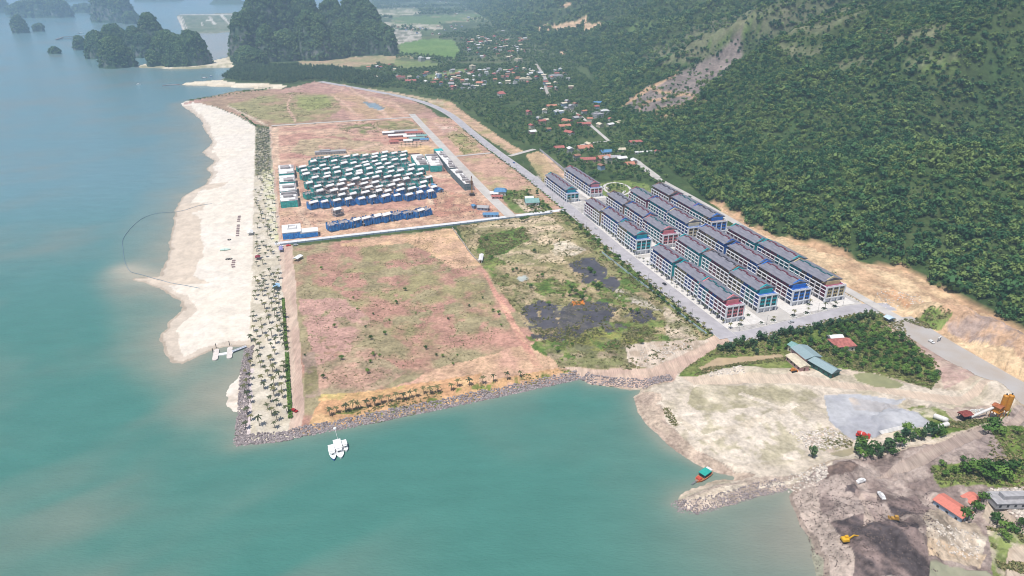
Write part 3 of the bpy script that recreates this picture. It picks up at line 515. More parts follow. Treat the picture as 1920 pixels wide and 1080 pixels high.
struct('sea_water', np_mesh('sea_water', wv[u], inv.reshape(-1, 4), wm, True, wc.reshape(-1, 3)[u]))
# ================================================================ FOLIAGE SOURCES
def crown_mesh(name, m, n=80, rx=2.6, rz=2.3, zc=3.6, size=1.25, seed=1, trunk=None, lobes=5, flat=.35):
    r = random.Random(seed); v = []; f = []; fm = []
    L = [(Vector((r.uniform(-.5, .5) * rx, r.uniform(-.5, .5) * rx, zc + r.uniform(-.35, .45) * rz)), r.uniform(.5, .8)) for _ in range(lobes)]
    for i in range(n):
        c, q = L[i % lobes]
        while True:
            d = Vector((r.uniform(-1, 1), r.uniform(-1, 1), r.uniform(-.55, 1)))
            if .1 < d.length < 1: break
        d.normalize(); p = c + Vector((d.x * rx * q, d.y * rx * q, d.z * rz * q)) * r.uniform(.72, 1.05)
        nrm = (d + Vector((r.uniform(-1, 1), r.uniform(-1, 1), r.uniform(-.3, 1))) * .55).normalized()
        a = nrm.orthogonal().normalized(); b = nrm.cross(a); th = r.uniform(0, 6.28); a, b = a * math.cos(th) + b * math.sin(th), b * math.cos(th) - a * math.sin(th)
        s = size * r.uniform(.55, 1.15); k = len(v)
        v += [p + a * s * .6, p + b * s * .45 + nrm * .1 * s, p - a * s * .6, p - b * s * .45 - nrm * .12 * s]; f.append((k, k + 1, k + 2, k + 3)); fm.append(0)
    mats = [m]
    if trunk:
        mats.append(trunk); M = MB(); top = zc + .1 * rz; M.cyl((0, 0, -.4), (0, 0, zc - .4 * rz), .26, .18, 6); 
        for c, q in L: M.cyl((0, 0, zc - .45 * rz), tuple(c), .14, .06, 5)
        k = len(v); v += [Vector(q) for q in M.v]; f += [tuple(i + k for i in q) for q in M.f]; fm += [1] * len(M.f)
    return mesh_from(name, [tuple(q) for q in v], f, mats, fm)
BARK = mat('bark', (.13, .10, .075), .9, .3, 3)
LEAF_F = leaf_mat('forest_leaf', (.030, .10, .034), (.074, .168, .050), (.17, .24, .065), .011, .6)
LEAF_V = leaf_mat('village_leaf', (.035, .10, .034), (.075, .155, .045), (.145, .215, .06), .02, .45)
LEAF_K = leaf_mat('karst_leaf', (.05, .115, .055), (.085, .165, .065), (.14, .21, .075), .02, .4)
LEAF_P = leaf_mat('plantation_leaf', (.035, .09, .018), (.075, .165, .028), (.14, .24, .045), .05, .5)
LEAF_C = leaf_mat('casuarina_leaf', (.035, .09, .042), (.06, .125, .05), (.10, .16, .055), .05, .4)
SCRUB = leaf_mat('scrub_leaf', (.12, .14, .05), (.20, .20, .08), (.30, .26, .13), .04, .6)
PALMLEAF = leaf_mat('palm_leaf', (.045, .06, .025), (.08, .095, .04), (.16, .15, .06), .1, .6)
forest_src = source_collection('forest_tree', [crown_mesh('ft%d' % i, LEAF_F, 64, 2.7 + .3 * (i % 2), 2.2 + .4 * (i % 3), 3.2 + .5 * (i % 3), 1.5, 20 + i, lobes=4 + i % 3) for i in range(6)])
village_src = source_collection('village_tree', [crown_mesh('vt%d' % i, LEAF_V, 64, 2.8 + .4 * (i % 2), 2.3 + .5 * (i % 3), 3.4 + .6 * (i % 3), 1.5, 40 + i, lobes=4 + i % 2) for i in range(5)])
karst_src = source_collection('karst_tree', [crown_mesh('kt%d' % i, LEAF_K, 44, 2.7, 2.1, 2.0, 1.8, 60 + i, lobes=4) for i in range(4)])
scrub_src = source_collection('scrub_tuft', [crown_mesh('st%d' % i, SCRUB, 16, .75, .4, .28, .55, 80 + i, lobes=3) for i in range(4)])
# ================================================================ HILLS on the right
ds = np.concatenate([np.arange(-40, 240, 7.), np.arange(240, 900, 11.), np.arange(900, 2200, 40.)])
ss = np.concatenate([np.arange(-350, 1500, 9.), np.arange(1500, 3500, 20.), np.arange(3500, 9200, 60.)])
def hill_h(s, d):
    wv_ = (fbm(s / 380 + d / 900, d / 700, 51, 3) - .5) * 160
    sp = 1 - 2 * np.abs(fbm((s + wv_) / 210 + d / 1500, d / 1100 + 3, 53, 2) - .5)          # spurs running down to the valley
    dd = np.maximum(d, 0); big = sstep(800, 2600, s)
    h = (300 + 60 * big) * (1 - np.exp(-dd * .37 / 300)) * (.80 + .32 * fbm(s / 600, d / 600, 55, 3))
    h = h + (sp - .7) * 200 * sstep(20, 380, dd) + (fbm(s / 120, d / 140, 57, 4) - .5) * 62 * sstep(10, 220, dd)
    return LZ - 2.5 * sstep(8, -30, d) + np.minimum(h, 345 - 60 * big + 20 * fbm(s / 200, d / 200, 58)) * (d > 0)
HS, HD = np.meshgrid(ss, ds, indexing='ij'); HZ = hill_h(HS, HD); HT = foot(HS) + HD
HX, HY = W(HS, HT)
def hpx(X, Y, Zv): return PROJ(X, np.maximum(Y, 5), Zv)
hpX, hpY = hpx(HX, HY, HZ)
# bare, burnt and cleared patches of the slope (outlines lie on the hillside)
BURNT = [[(1196,212),(1160,200),(1190,178),(1215,165),(1285,130),(1330,112),(1400,60),(1392,100),(1370,130),(1330,160),(1300,190),(1270,205)]]
SPARSE = [[(1300,50),(1420,8),(1560,0),(1640,10),(1560,60),(1440,70),(1400,60),(1330,110),(1240,120),(1180,125)], [(1560,120),(1640,100),(1650,120),(1590,130)], [(1640,60),(1780,45),(1760,75),(1680,85)], [(1690,120),(1800,95),(1810,125),(1720,130)], [(1460,80),(1540,90),(1530,110),(1480,112)]]
CUT = [[(1005,52),(1040,45),(1080,42),(1104,27),(1100,42),(1075,55),(1010,58)], [(1088,58),(1100,42),(1118,46),(1127,36),(1125,52),(1105,60),(1090,64)], [(1043,98),(1072,92),(1065,102),(1050,104)], [(1050,10),(1070,4),(1062,14)], [(1686,45),(1692,45),(1691,50),(1687,50)]]
GREENP = [[(1100,120),(1150,105),(1165,98),(1150,115),(1110,125)], [(1175,50),(1240,30),(1210,58),(1180,62)], [(1330,90),(1400,50),(1480,15),(1470,25),(1390,70),(1340,98)], [(1715,125),(1800,110),(1790,130),(1730,140)]]
hcol = np.empty(HX.shape + (3,)); nn = fbm(HX / 40, HY / 40, 71, 5)
hcol[:] = (.04, .085, .025); hcol = hcol * (1 - nn[..., None] * .6) + np.array((.10, .10, .045)) * nn[..., None] * .6
wpx = (fbm(HX / 30, HY / 30, 73, 3) - .5)
def hp(polys, c, c2=None):
    k = np.zeros(HX.shape, bool)
    for q in polys: k |= pip(hpX + wpx * 16, hpY + wpx * 9, q)
    q = fbm(HX / 14, HY / 14, 75, 4)[..., None]; col = np.array(c) * (1 - q) + np.array(c2 or c) * q; hcol[k] = col[k]; return k
hp(SPARSE, (.10, .13, .06), (.19, .18, .11)); hp(GREENP, (.09, .15, .04), (.14, .19, .06))
hp(BURNT, (.15, .135, .12), (.30, .235, .215)); hp(CUT, (.55, .36, .22), (.6, .44, .3))
for ln in [[(1196,205),(1215,190),(1240,186),(1262,180),(1290,176),(1312,186)], [(1185,186),(1215,165),(1240,172),(1265,175)], [(1200,218),(1250,202),(1290,195),(1322,188)], [(1225,160),(1250,150),(1262,140)], [(1222,215),(1245,220),(1262,215)], [(1170,196),(1200,178),(1230,160),(1275,135)]]:
    d = edist(hpX, hpY, ln, False); hcol[d < 2.2 + wpx * 1.5] = (.47, .31, .19)
k0 = (HD < 6 + 30 * wpx) & (HS > 180) & (HS < 640); hq = fbm(HX / 8, HY / 8, 78, 4)[..., None]; hc2 = np.array((.56, .38, .23)) * (1 - hq) + np.array((.40, .24, .15)) * hq; hcol[k0] = hc2[k0]
hcol *= (1 + (fbm(HX / 6, HY / 6, 76, 3) - .5) * .5)[..., None]
hv = np.stack([HX, HY, HZ], 2).reshape(-1, 3); nx = len(ds); ii, jj = np.meshgrid(np.arange(len(ss) - 1), np.arange(nx - 1), indexing='ij'); a0 = ii * nx + jj
HF = np.stack([a0, a0 + 1, a0 + nx + 1, a0 + nx], 2).reshape(-1, 4)
struct('hills', np_mesh('hills', hv, HF, ground_mat('hillside', fine=.2, amp=.35, bump=.8), True, hcol.reshape(-1, 3)))
def forest_points(s0, s1, d0, d1, sp, scl):
    n = int((s1 - s0) * (d1 - d0) / sp ** 2); s = nr.uniform(s0, s1, n); d = nr.uniform(d0, d1, n)
    z = hill_h(s, d); X, Y = W(s, foot(s) + d); k = Y > 60; s, d, z, X, Y = s[k], d[k], z[k], X[k], Y[k]
    px, py = PROJ(X, Y, z); k = (px > -200) & (px < 2250) & (py > -120) & (py < 1200)
    q = fbm(X / 30, Y / 30, 73, 3) - .5; thin = np.ones(len(X))
    def wi(polys):
        m = np.zeros(len(X), bool)
        for pl in polys: m |= pip(px + q * 16, py + q * 9, pl)
        return m
    thin[wi(SPARSE)] = .34; thin[wi(GREENP)] = .25; thin[wi(BURNT)] = .07; thin[wi(CUT)] = 0
    thin *= np.where(d < (5 + 30 * q) * (s > 180) * (s < 640), 0, 1) * (.62 + 1.3 * sstep(.3, .5, fbm(X / 60, Y / 60, 79, 4)))
    k &= nr.rand(len(X)) < thin
    return np.stack([X, Y, z - .6], 1)[k], (.55 + .95 * nr.rand(k.sum()) ** 1.6) * scl * ((.8 + .5 * fbm(X / 70, Y / 70, 83, 3)) * np.where(nr.rand(len(X)) < .07, 1.6, 1))[k]
FPs = [forest_points(40, 1300, 0, 1150, 4.4, .92), forest_points(1300, 2700, 2, 1250, 8.0, 1.45), forest_points(2700, 7500, 2, 1500, 17, 2.6)]
scatter('hill_forest', np.concatenate([a for a, _ in FPs]), forest_src, np.concatenate([b for _, b in FPs]), 'dense dark green forest covering the hillside above the town')
# terraced orchard rows on the lower slope
# ================================================================ KARST TOWERS AND ISLANDS
KM = bpy.data.materials.new('karst_rock'); KM.use_nodes = True; t = KM.node_tree; b = bsdf(KM); b.inputs['Roughness'].default_value = .95; b.inputs['Specular IOR Level'].default_value = .1
ge = _n(t, 'NewGeometry'); sx = _n(t, 'SeparateXYZ'); t.links.new(ge.outputs['Normal'], sx.inputs[0]); no = _n(t, 'TexNoise'); no.inputs['Scale'].default_value = .05; no.inputs['Detail'].default_value = 8; t.links.new(ge.outputs['Position'], no.inputs['Vector'])
ad = _n(t, 'Math', operation='MULTIPLY_ADD'); ad.inputs[1].default_value = .9; t.links.new(no.outputs[0], ad.inputs[0]); t.links.new(sx.outputs[2], ad.inputs[2])
cr = _n(t, 'ValToRGB'); e = cr.color_ramp.elements; e[0].position = .5; e[0].color = (.19, .20, .19, 1); e[1].position = .72; e[1].color = (.055, .10, .055, 1); t.links.new(ad.outputs[0], cr.inputs[0]); t.links.new(cr.outputs[0], b.inputs['Base Color'])
bp = _n(t, 'Bump'); bp.inputs['Strength'].default_value = 1; bp.inputs['Distance'].default_value = 6; t.links.new(no.outputs[0], bp.inputs['Height']); t.links.new(bp.outputs[0], b.inputs['Normal'])
ktp, kts = [], []
def karst(name, peaks, z0=-2., p=2.6, res=90, seed=1, trees=1500, tsc=1.5, lab=None):
    PK = []
    for cx, by, hw, ty in peaks:
        X, Y = G(cx, by, 0.); dep = Y * CP + CAMH * SP; r = hw * dep / FP; Yc = Y + r * .55; X = X * Yc / Y; PK.append((X, Yc, r, ZAT(Yc, ty) + 2))
    x0 = min(a[0] - a[2] for a in PK) - 25; x1 = max(a[0] + a[2] for a in PK) + 25; y0 = min(a[1] - a[2] for a in PK) - 25; y1 = max(a[1] + a[2] for a in PK) + 25
    st = max(x1 - x0, y1 - y0) / (res * 2.2); X, Y = np.meshgrid(np.arange(x0, x1, st), np.arange(y0, y1, st)); Zk = np.full(X.shape, z0 - 6.)
    w1 = fbm(X / 45, Y / 45, seed, 4) - .5; w2 = fbm(X / 45, Y / 45, seed + 9, 4) - .5; w3 = fbm(X / 11, Y / 11, seed + 5, 4) - .5; rid = np.abs(fbm(X / 26, Y / 26, seed + 3, 3) - .5) * 2
    for a, b_, r, h in PK:
        q = np.hypot(X + w1 * r * .7 - a, Y + w2 * r * .7 - b_) / r
        hh = h * np.clip(1 - q ** p, -.2, 1) ** 1.0; hh = np.where(q < 1, h * np.clip(1 - q ** p, 0, 1) ** .8, (1 - q) * 60)
        Zk = np.maximum(Zk, hh * (1 - .16 * rid * sstep(0, .5, q)) + w3 * 12 * sstep(1.05, .8, q))
    v = np.stack([X, Y, np.maximum(Zk, -6)], 2).reshape(-1, 3); nx = X.shape[1]; ii, jj = np.meshgrid(np.arange(X.shape[0] - 1), np.arange(nx - 1), indexing='ij'); a0 = ii * nx + jj
    F = np.stack([a0, a0 + 1, a0 + nx + 1, a0 + nx], 2).reshape(-1, 4); F = F[(v[F][:, :, 2] > -5.5).any(1)]
    u, inv = np.unique(F, return_inverse=True); struct(name, np_mesh(name, v[u], inv.reshape(-1, 4), KM, True))
    k = np.where(v[:, 2] > z0 + 5)[0]
    if len(k) and trees:
        gzx, gzy = np.gradient(Zk, st); sl = np.hypot(gzx, gzy).ravel(); k = k[nr.rand(len(k)) < np.clip(1.5 - sl[k] * .38, .3, 1)]
        if len(k): 
            k = nr.choice(k, min(trees, len(k)), False); P = v[k] + nr.uniform(-.5, .5, (len(k), 3)) * st; P[:, 2] = v[k, 2] - .5; ktp.append(P); kts.append(nr.uniform(.7, 1.4, len(k)) * tsc)
karst('karst_hill', [(458,114,24,30),(470,108,30,22),(500,100,42,-14),(545,95,50,-22),(580,93,36,-8),(590,114,40,24),(506,118,24,52),(540,116,34,62),(632,92,36,2),(672,92,38,-12),(690,95,38,8),(655,106,40,40),(700,104,34,42),(722,104,24,50),(732,106,14,62),(470,124,32,92),(620,112,36,60)], 2, 2.3, 125, 3, 15000, 1.9)
karst('karst_island', [(186,110,25,63),(224,106,28,50),(205,108,24,64),(258,106,18,54),(276,108,20,66),(292,104,30,28),(318,110,20,62),(223,127,31,73),(320,124,34,64),(366,124,30,63),(345,125,44,72),(290,126,14,98)], -2, 2.4, 115, 5, 7500, 1.6)
karst('karst_islet', [(151,94,12,72)], -2, 2.6, 26, 7, 250, 1.6)
karst('karst_islet', [(103,101,10,91),(108,101,6,95)], -2, 2.4, 24, 9, 120, 1.3)
karst('karst_islet', [(40,62,14,33),(45,62,10,45)], -2, 2.6, 26, 11, 300, 2.2)
karst('karst_islet', [(73,59,9,48)], -2, 2.4, 22, 13, 120, 2.2)
karst('karst_island', [(52,33,28,6),(38,33,14,10),(85,33,26,2),(112,33,24,2),(28,28,14,14)], -2, 3.0, 70, 15, 1200, 3.2)
karst('karst_island', [(6,24,16,2),(-25,24,30,-6)], -2, 2.6, 40, 17, 250, 3.4)
karst('karst_island', [(203,42,26,-14),(228,42,30,-14),(248,45,16,27),(185,40,12,14)], -2, 3.0, 70, 19, 1500, 3.0)
karst('karst_island', [(160,24,18,11),(148,24,12,13)], -2, 2.6, 40, 21, 200, 3.4)
karst('karst_island', [(420,8,22,-6),(445,8,14,-2),(300,3,40,-10),(140,3,40,-12),(350,-5,60,-16)], -2, 2.4, 70, 23, 300, 4)
scatter('karst_forest', np.concatenate(ktp), karst_src, np.concatenate(kts), 'scrubby dark trees clinging to the limestone towers')
# ================================================================ ROADS AND PAVING
ASPH = mat('asphalt', (.41, .39, .41), .9, .14, .12, coord='Object', bump=.05)
CONC = mat('road_concrete', (.50, .47, .44), .9, .14, .1)
PALECONC = mat('pale_road_concrete', (.66, .66, .68), .85, .08, .15)
DUSTY = mat('dusty_road', (.50, .43, .37), .95, .2, .06, c2=(.44, .42, .41))
PAVE = mat('pale_paving', (.64, .61, .58), .85, .1, .4)
KERB = mat('kerb_stone', (.62, .60, .57), .85, .1, 1)
PAINT = mat('road_paint', (.78, .78, .76), .7, .05, 1)
def smooth_line(P, n=6):
    P = [Vector((p[0], p[1], 0)) for p in P]; out = []
    for i in range(len(P) - 1):
        a, b, c, d = P[max(i - 1, 0)], P[i], P[i + 1], P[min(i + 2, len(P) - 1)]
        for k in range(n):
            t = k / n; out.append(.5 * ((2 * b) + (c - a) * t + (2 * a - 5 * b + 4 * c - d) * t * t + (3 * b - a - 3 * c + d) * t ** 3))
    return out + [P[-1]]
def strip(P, o0, o1, z0, z1=None, M=None):
    M = M or MB(); v = []
    for i, p in enumerate(P):
        d = (P[min(i + 1, len(P) - 1)] - P[max(i - 1, 0)]).normalized(); nrm = Vector((-d.y, d.x, 0))
        a, b = p + nrm * o0, p + nrm * o1; v += [(a.x, a.y, z0), (b.x, b.y, z0)]
    if z1 is None: return M.add(v, [(2 * i, 2 * i + 1, 2 * i + 3, 2 * i + 2) for i in range(len(P) - 1)])
    n = len(v); v = v + [(x, y, z1) for x, y, _ in v]
    f = []
    for i in range(len(P) - 1):
        a, b, c, d = 2 * i, 2 * i + 1, 2 * i + 3, 2 * i + 2
        f += [(a + n, b + n, c + n, d + n), (a, d, d + n, a + n), (c, b, b + n, c + n)]
    return M.add(v, f)
RL = {}
for i, (k, nm, m, kb, dash) in enumerate([('main', 'road', ASPH, 1, 1), ('south', 'road', ASPH, 1, 0), ('back', 'road', CONC, 0, 0), ('newroad', 'road', DUSTY, 0, 0), ('inner', 'road', CONC, 1, 0), ('far', 'road', CONC, 0, 0), ('lane', 'road', CONC, 0, 0),
        ('link', 'road', CONC, 0, 0), ('walled', 'road', PALECONC, 0, 0), ('village', 'village_road', CONC, 0, 0), ('village2', 'village_road', CONC, 0, 0), ('village3', 'village_road', CONC, 0, 0), ('village4', 'village_road', DUSTY, 0, 0)]):
    P = smooth_line(RW[k][0]); RL[k] = P; h = RW[k][1] / 2; far = .25 if max(p.y for p in P) > 900 else 0
    struct(nm, strip(P, -h, h, LZ + .05 + .013 * i + far).mesh(nm, m))
    if kb:
        M = strip(P, h, h + .35, LZ - .2, LZ + .2 + far); strip(P, -h - .35, -h, LZ - .2, LZ + .2 + far, M); struct('kerb', M.mesh('kerb', KERB))
    if dash:
        M = MB()
        for q in range(2, len(P) - 30, 1):
            a, b = P[q], P[q] + (P[q + 1] - P[q]) * .45; strip([a, b], -.16, .16, LZ + .24, None, M)
        struct('road_marking', M.mesh('road_marking', PAINT))
def st_sheet(name, m, rects, z0, z1):
    M = MB()
    for s0, s1, t0, t1 in rects:
        q = [W(s0, t0), W(s0, t1), W(s1, t1), W(s1, t0)]; M.prism(q, z0, z1)
    return struct(name, M.mesh(name, m))
st_sheet('pavement', PAVE, [(366, 508, 281, 306.2), (366, 508, 306.4, 318), (370, 510, 344, 386), (371, 508, 389, 407), (514, 645, 283, 310), (520, 655, 312, 339), (528, 660, 345, 376), (536, 668, 378, 405), (680, 760, 280.5, 303), (688, 780, 314, 338)], LZ - .3, LZ + .16)
st_sheet('lane_paving', CONC, [(364, 640, 318.2, 343.8), (508.2, 513.8, 282, 318), (510.2, 520, 344, 405)], LZ - .3, LZ + .03)
# ================================================================ SHOP TERRACES
WHITE = mat('white_plaster', (.72, .73, .76), .75, .06, .3); ROOFG = mat('grey_roof_tiles', (.20, .20, .245), .8, .2, .5, c2=(.26, .255, .295), sx=(1, .25, 1))
RIDGE = mat('dark_ridge_cap', (.075, .07, .085), .6, .15, 1); GLASS = mat('dark_blue_glass', (.02, .035, .065), .15, .25, .3, spec=.6); GLASS2 = mat('dark_shop_glass', (.035, .032, .035), .2, .3, .3, spec=.5)
WC = {n: mat(n + '_plaster', c, .8, .1, .3) for n, c in dict(teal=(.02, .34, .38), navy=(.03, .12, .42), maroon=(.30, .07, .13), tan=(.52, .42, .24), pink=(.62, .22, .24), brown=(.26, .14, .10), cream=(.64, .55, .38), blue=(.03, .17, .58), grey=(.30, .28, .31)).items()}
TINT = {n: mat('tinted_glass_' + n, c, .25, .3, .4, spec=.5) for n, c in dict(teal=(.015, .13, .16), navy=(.015, .045, .19), maroon=(.14, .03, .06), tan=(.11, .09, .05), grey=(.05, .05, .06), brown=(.07, .045, .035)).items()}
win_me = {n: MB().box(-.06, .06, -2.2, 2.2, 0, 2.35).mesh('facade_window', m) for n, m in TINT.items()}; attic_me = MB().box(-.05, .05, -.8, .8, 0, 1.6).mesh('attic_window', GLASS)
shop_me = MB().box(-.05, .05, -2.1, 2.1, 0, 2.9).mesh('shopfront', GLASS2); endw_me = MB().box(-.7, .7, -.05, .05, 0, 1.7).mesh('end_window', GLASS2)
RIDGES = [RIDGE, mat('dark_teal_ridge', (.03, .13, .15), .6, .2, 1), mat('dark_maroon_ridge', (.17, .05, .07), .6, .2, 1)]
def shop_terrace(s0, s1, t0, D, nb, cols, end, label, floors=3, group='rows of grey-roofed shop terraces'):
    L = s1 - s0; B = L / nb; x, y = W(s0, t0); root = thing('shop_terrace', label, 'terrace', (x, y, LZ + .14), SA, group); root.scale = (1, 1, rng.uniform(.96, 1.06))
    names = sorted(set(cols + ([end] if end else []))); mi = {n: i + 1 for i, n in enumerate(names)}; mats = [WHITE] + [WC[n] for n in names]
    fh = 3.2; g = 4.0; top = g + floors * fh; e = 5.0 if end else 0
    M = MB(); M.box(2.6, D - 2.6, .4, L - .02, 0, g, 0)
    for i in range(nb):
        c = mi[cols[i % len(cols)]]; y0, y1 = i * B, (i + 1) * B
        M.box(.9, D - .9, y0 + (.3 if i == 0 else .002), y1 - .002, g + .001, top, c)
        if not (end and i == 0): M.box(2.2, D - 2.2, y0 + .01, y1 - .01, top + .001, top + 3.2, c)
        else: M.box(3.2, D - 3.2, y0 + 3.4, y1 - .01, top + .001, top + 3.2, mi[end])
    M.build('wall', mats, root)
    F = MB()
    for i in range(nb + 1):
        y0 = i * B; F.box(.05, .85, y0 - .24, y0 + .24, 0, top + .5); F.box(D - .85, D - .05, y0 - .24, y0 + .24, 0, top + .5)
    for k in range(floors + 1):
        z = g + k * fh; hh = .36 if k in (0, floors) else .15
        F.box(.1, .88, -.15, L + .15, z - hh, z + hh * .6); F.box(D - .88, D - .1, -.15, L + .15, z - hh, z + hh * .6)
    F.build('facade_frame', WHITE, root)
    for i in range(nb):
        yc = (i + .5) * B
        for k in range(floors): link('window', win_me[cols[i % len(cols)]], root, (.86, yc, g + k * fh + .5))
        link('shopfront', shop_me, root, (2.55, yc, .3))
        if not (end and i == 0): link('attic_window', attic_me, root, (2.16, yc, top + .8))
    R = MB(); y0 = 4.2 if end else .0; R.gable(.9, D - .9, y0 + .3, L - .3, top + 3.2, top + 5.5, .3, 0, .7)
    for i in range(1, nb):
        for sgn in (-1, 1):
            xa = .2 if sgn < 0 else D - .2; R.bar((xa, i * B, top + 3.28), (D / 2, i * B, top + 5.85), .22, .22, 0)
    roof = R.build('roof', ROOFG, root); Q = MB()
    for i in range(nb):
        if i * B + .2 < y0: continue
        z = top + 5.85 + (.35 if i % 2 else 0); xo = .55 * (1 if i % 2 else -1); Q.box(D / 2 - .5 + xo, D / 2 + .5 + xo, i * B - .1, (i + 1) * B + .1, z - .7, z + .25)
    Q.build('ridge_cap', RIDGES[sum(map(ord, cols[0])) % 3], roof)
    for yy in ((y0 + .5 if end else .5), L - .5):        # coloured gable parapets
        K = MB(); K.add([(-.1, yy - .45, top + 2.6), (D + .1, yy - .45, top + 2.6), (D / 2, yy - .45, top + 7.1), (-.1, yy + .45, top + 2.6), (D + .1, yy + .45, top + 2.6), (D / 2, yy + .45, top + 7.1)], [(0, 1, 2), (5, 4, 3), (0, 2, 5, 3), (1, 4, 5, 2), (0, 3, 4, 1)], 0); K.build('gable_parapet', WC[end or cols[0]], root)
    if end:
        E_ = MB(); w3 = D / 3
        E_.box(1.2, D - 1.2, -.5, .28, g, top, 1)
        for i in range(4):
            xx = .7 + i * (D - 1.4) / 3; E_.box(xx - .4, xx + .4, -1.0, -.1, 0, top + .6, 0)
        for z in (g, top): E_.box(.3, D - .3, -1.1, -.12, z - .45, z + .35, 0)
        for i in range(6):
            xx = 1 + i * (D - 2) / 5; E_.box(xx - .1, xx + .1, -.95, -.75, top + .36, top + 1.2, 0)
        E_.box(.8, D - .8, -1.0, -.7, top + 1.2, top + 1.4, 0)
        E_.build('end_facade', [WHITE, WC[end]], root)
        for i in range(3):
            for k in range(floors):
                link('end_window', endw_me, root, (1.0 + (i + .5) * (D - 2) / 3 - .9, -.55, g + k * fh + .7)); link('end_window', endw_me, root, (1.0 + (i + .5) * (D - 2) / 3 + .9, -.55, g + k * fh + .7))
    return root
pal = ['tan', 'navy', 'navy', 'teal', 'teal', 'maroon', 'maroon', 'brown']
ROWN = ['front row', 'second row', 'third row', 'rear row']
def row(s0, s1, t0, D, setn, ri, end, nseg=3, floors=3):
    nm = ['nearest', 'middle', 'farthest'] if nseg == 3 else ['nearer', 'farther']; Ls = (s1 - s0) / nseg
    for j in range(nseg):
        c = []
        while len(c) < 7: c += [rng.choice(pal)] * rng.choice([1, 2, 2, 3])
        c = c[:7]
        shop_terrace(s0 + j * Ls + (1.4 if j else 0), s0 + (j + 1) * Ls - 1.4, t0 + .25 * j + [0, 1.5, -.4][j], D, 7, c, end if j == 0 else None, '%s shop terrace, %s of %s blocks in the %s' % ((end + '-ended grey-roofed') if j == 0 else 'grey-roofed', nm[j], setn, ROWN[ri]), floors)
row(374, 492, 287, 16.5, 'nearer', 0, 'pink'); row(381, 507, 321, 17.5, 'nearer', 1, 'teal'); row(383, 523, 353.5, 18, 'nearer', 2, 'blue'); row(380, 518, 383, 19, 'nearer', 3, 'tan')
row(517, 639, 286, 16.5, 'farther', 0, 'teal'); row(524, 652, 318, 17.5, 'farther', 1, 'pink'); row(532, 660, 350, 18, 'farther', 2, 'cream'); row(540, 664, 381, 19, 'farther', 3, 'blue')
for (s0, s1, t0, end, lb) in [(685, 757, 284.5, 'teal', 'low grey-roofed shop terrace with a teal end wall beside the main road junction'), (695, 777, 318.5, 'pink', 'low grey-roofed shop terrace with a pink end wall behind the teal-ended one')]:
    shop_terrace(s0, s1, t0, 16, 12, ['navy', 'grey', 'navy', 'brown'], end, lb, 2)
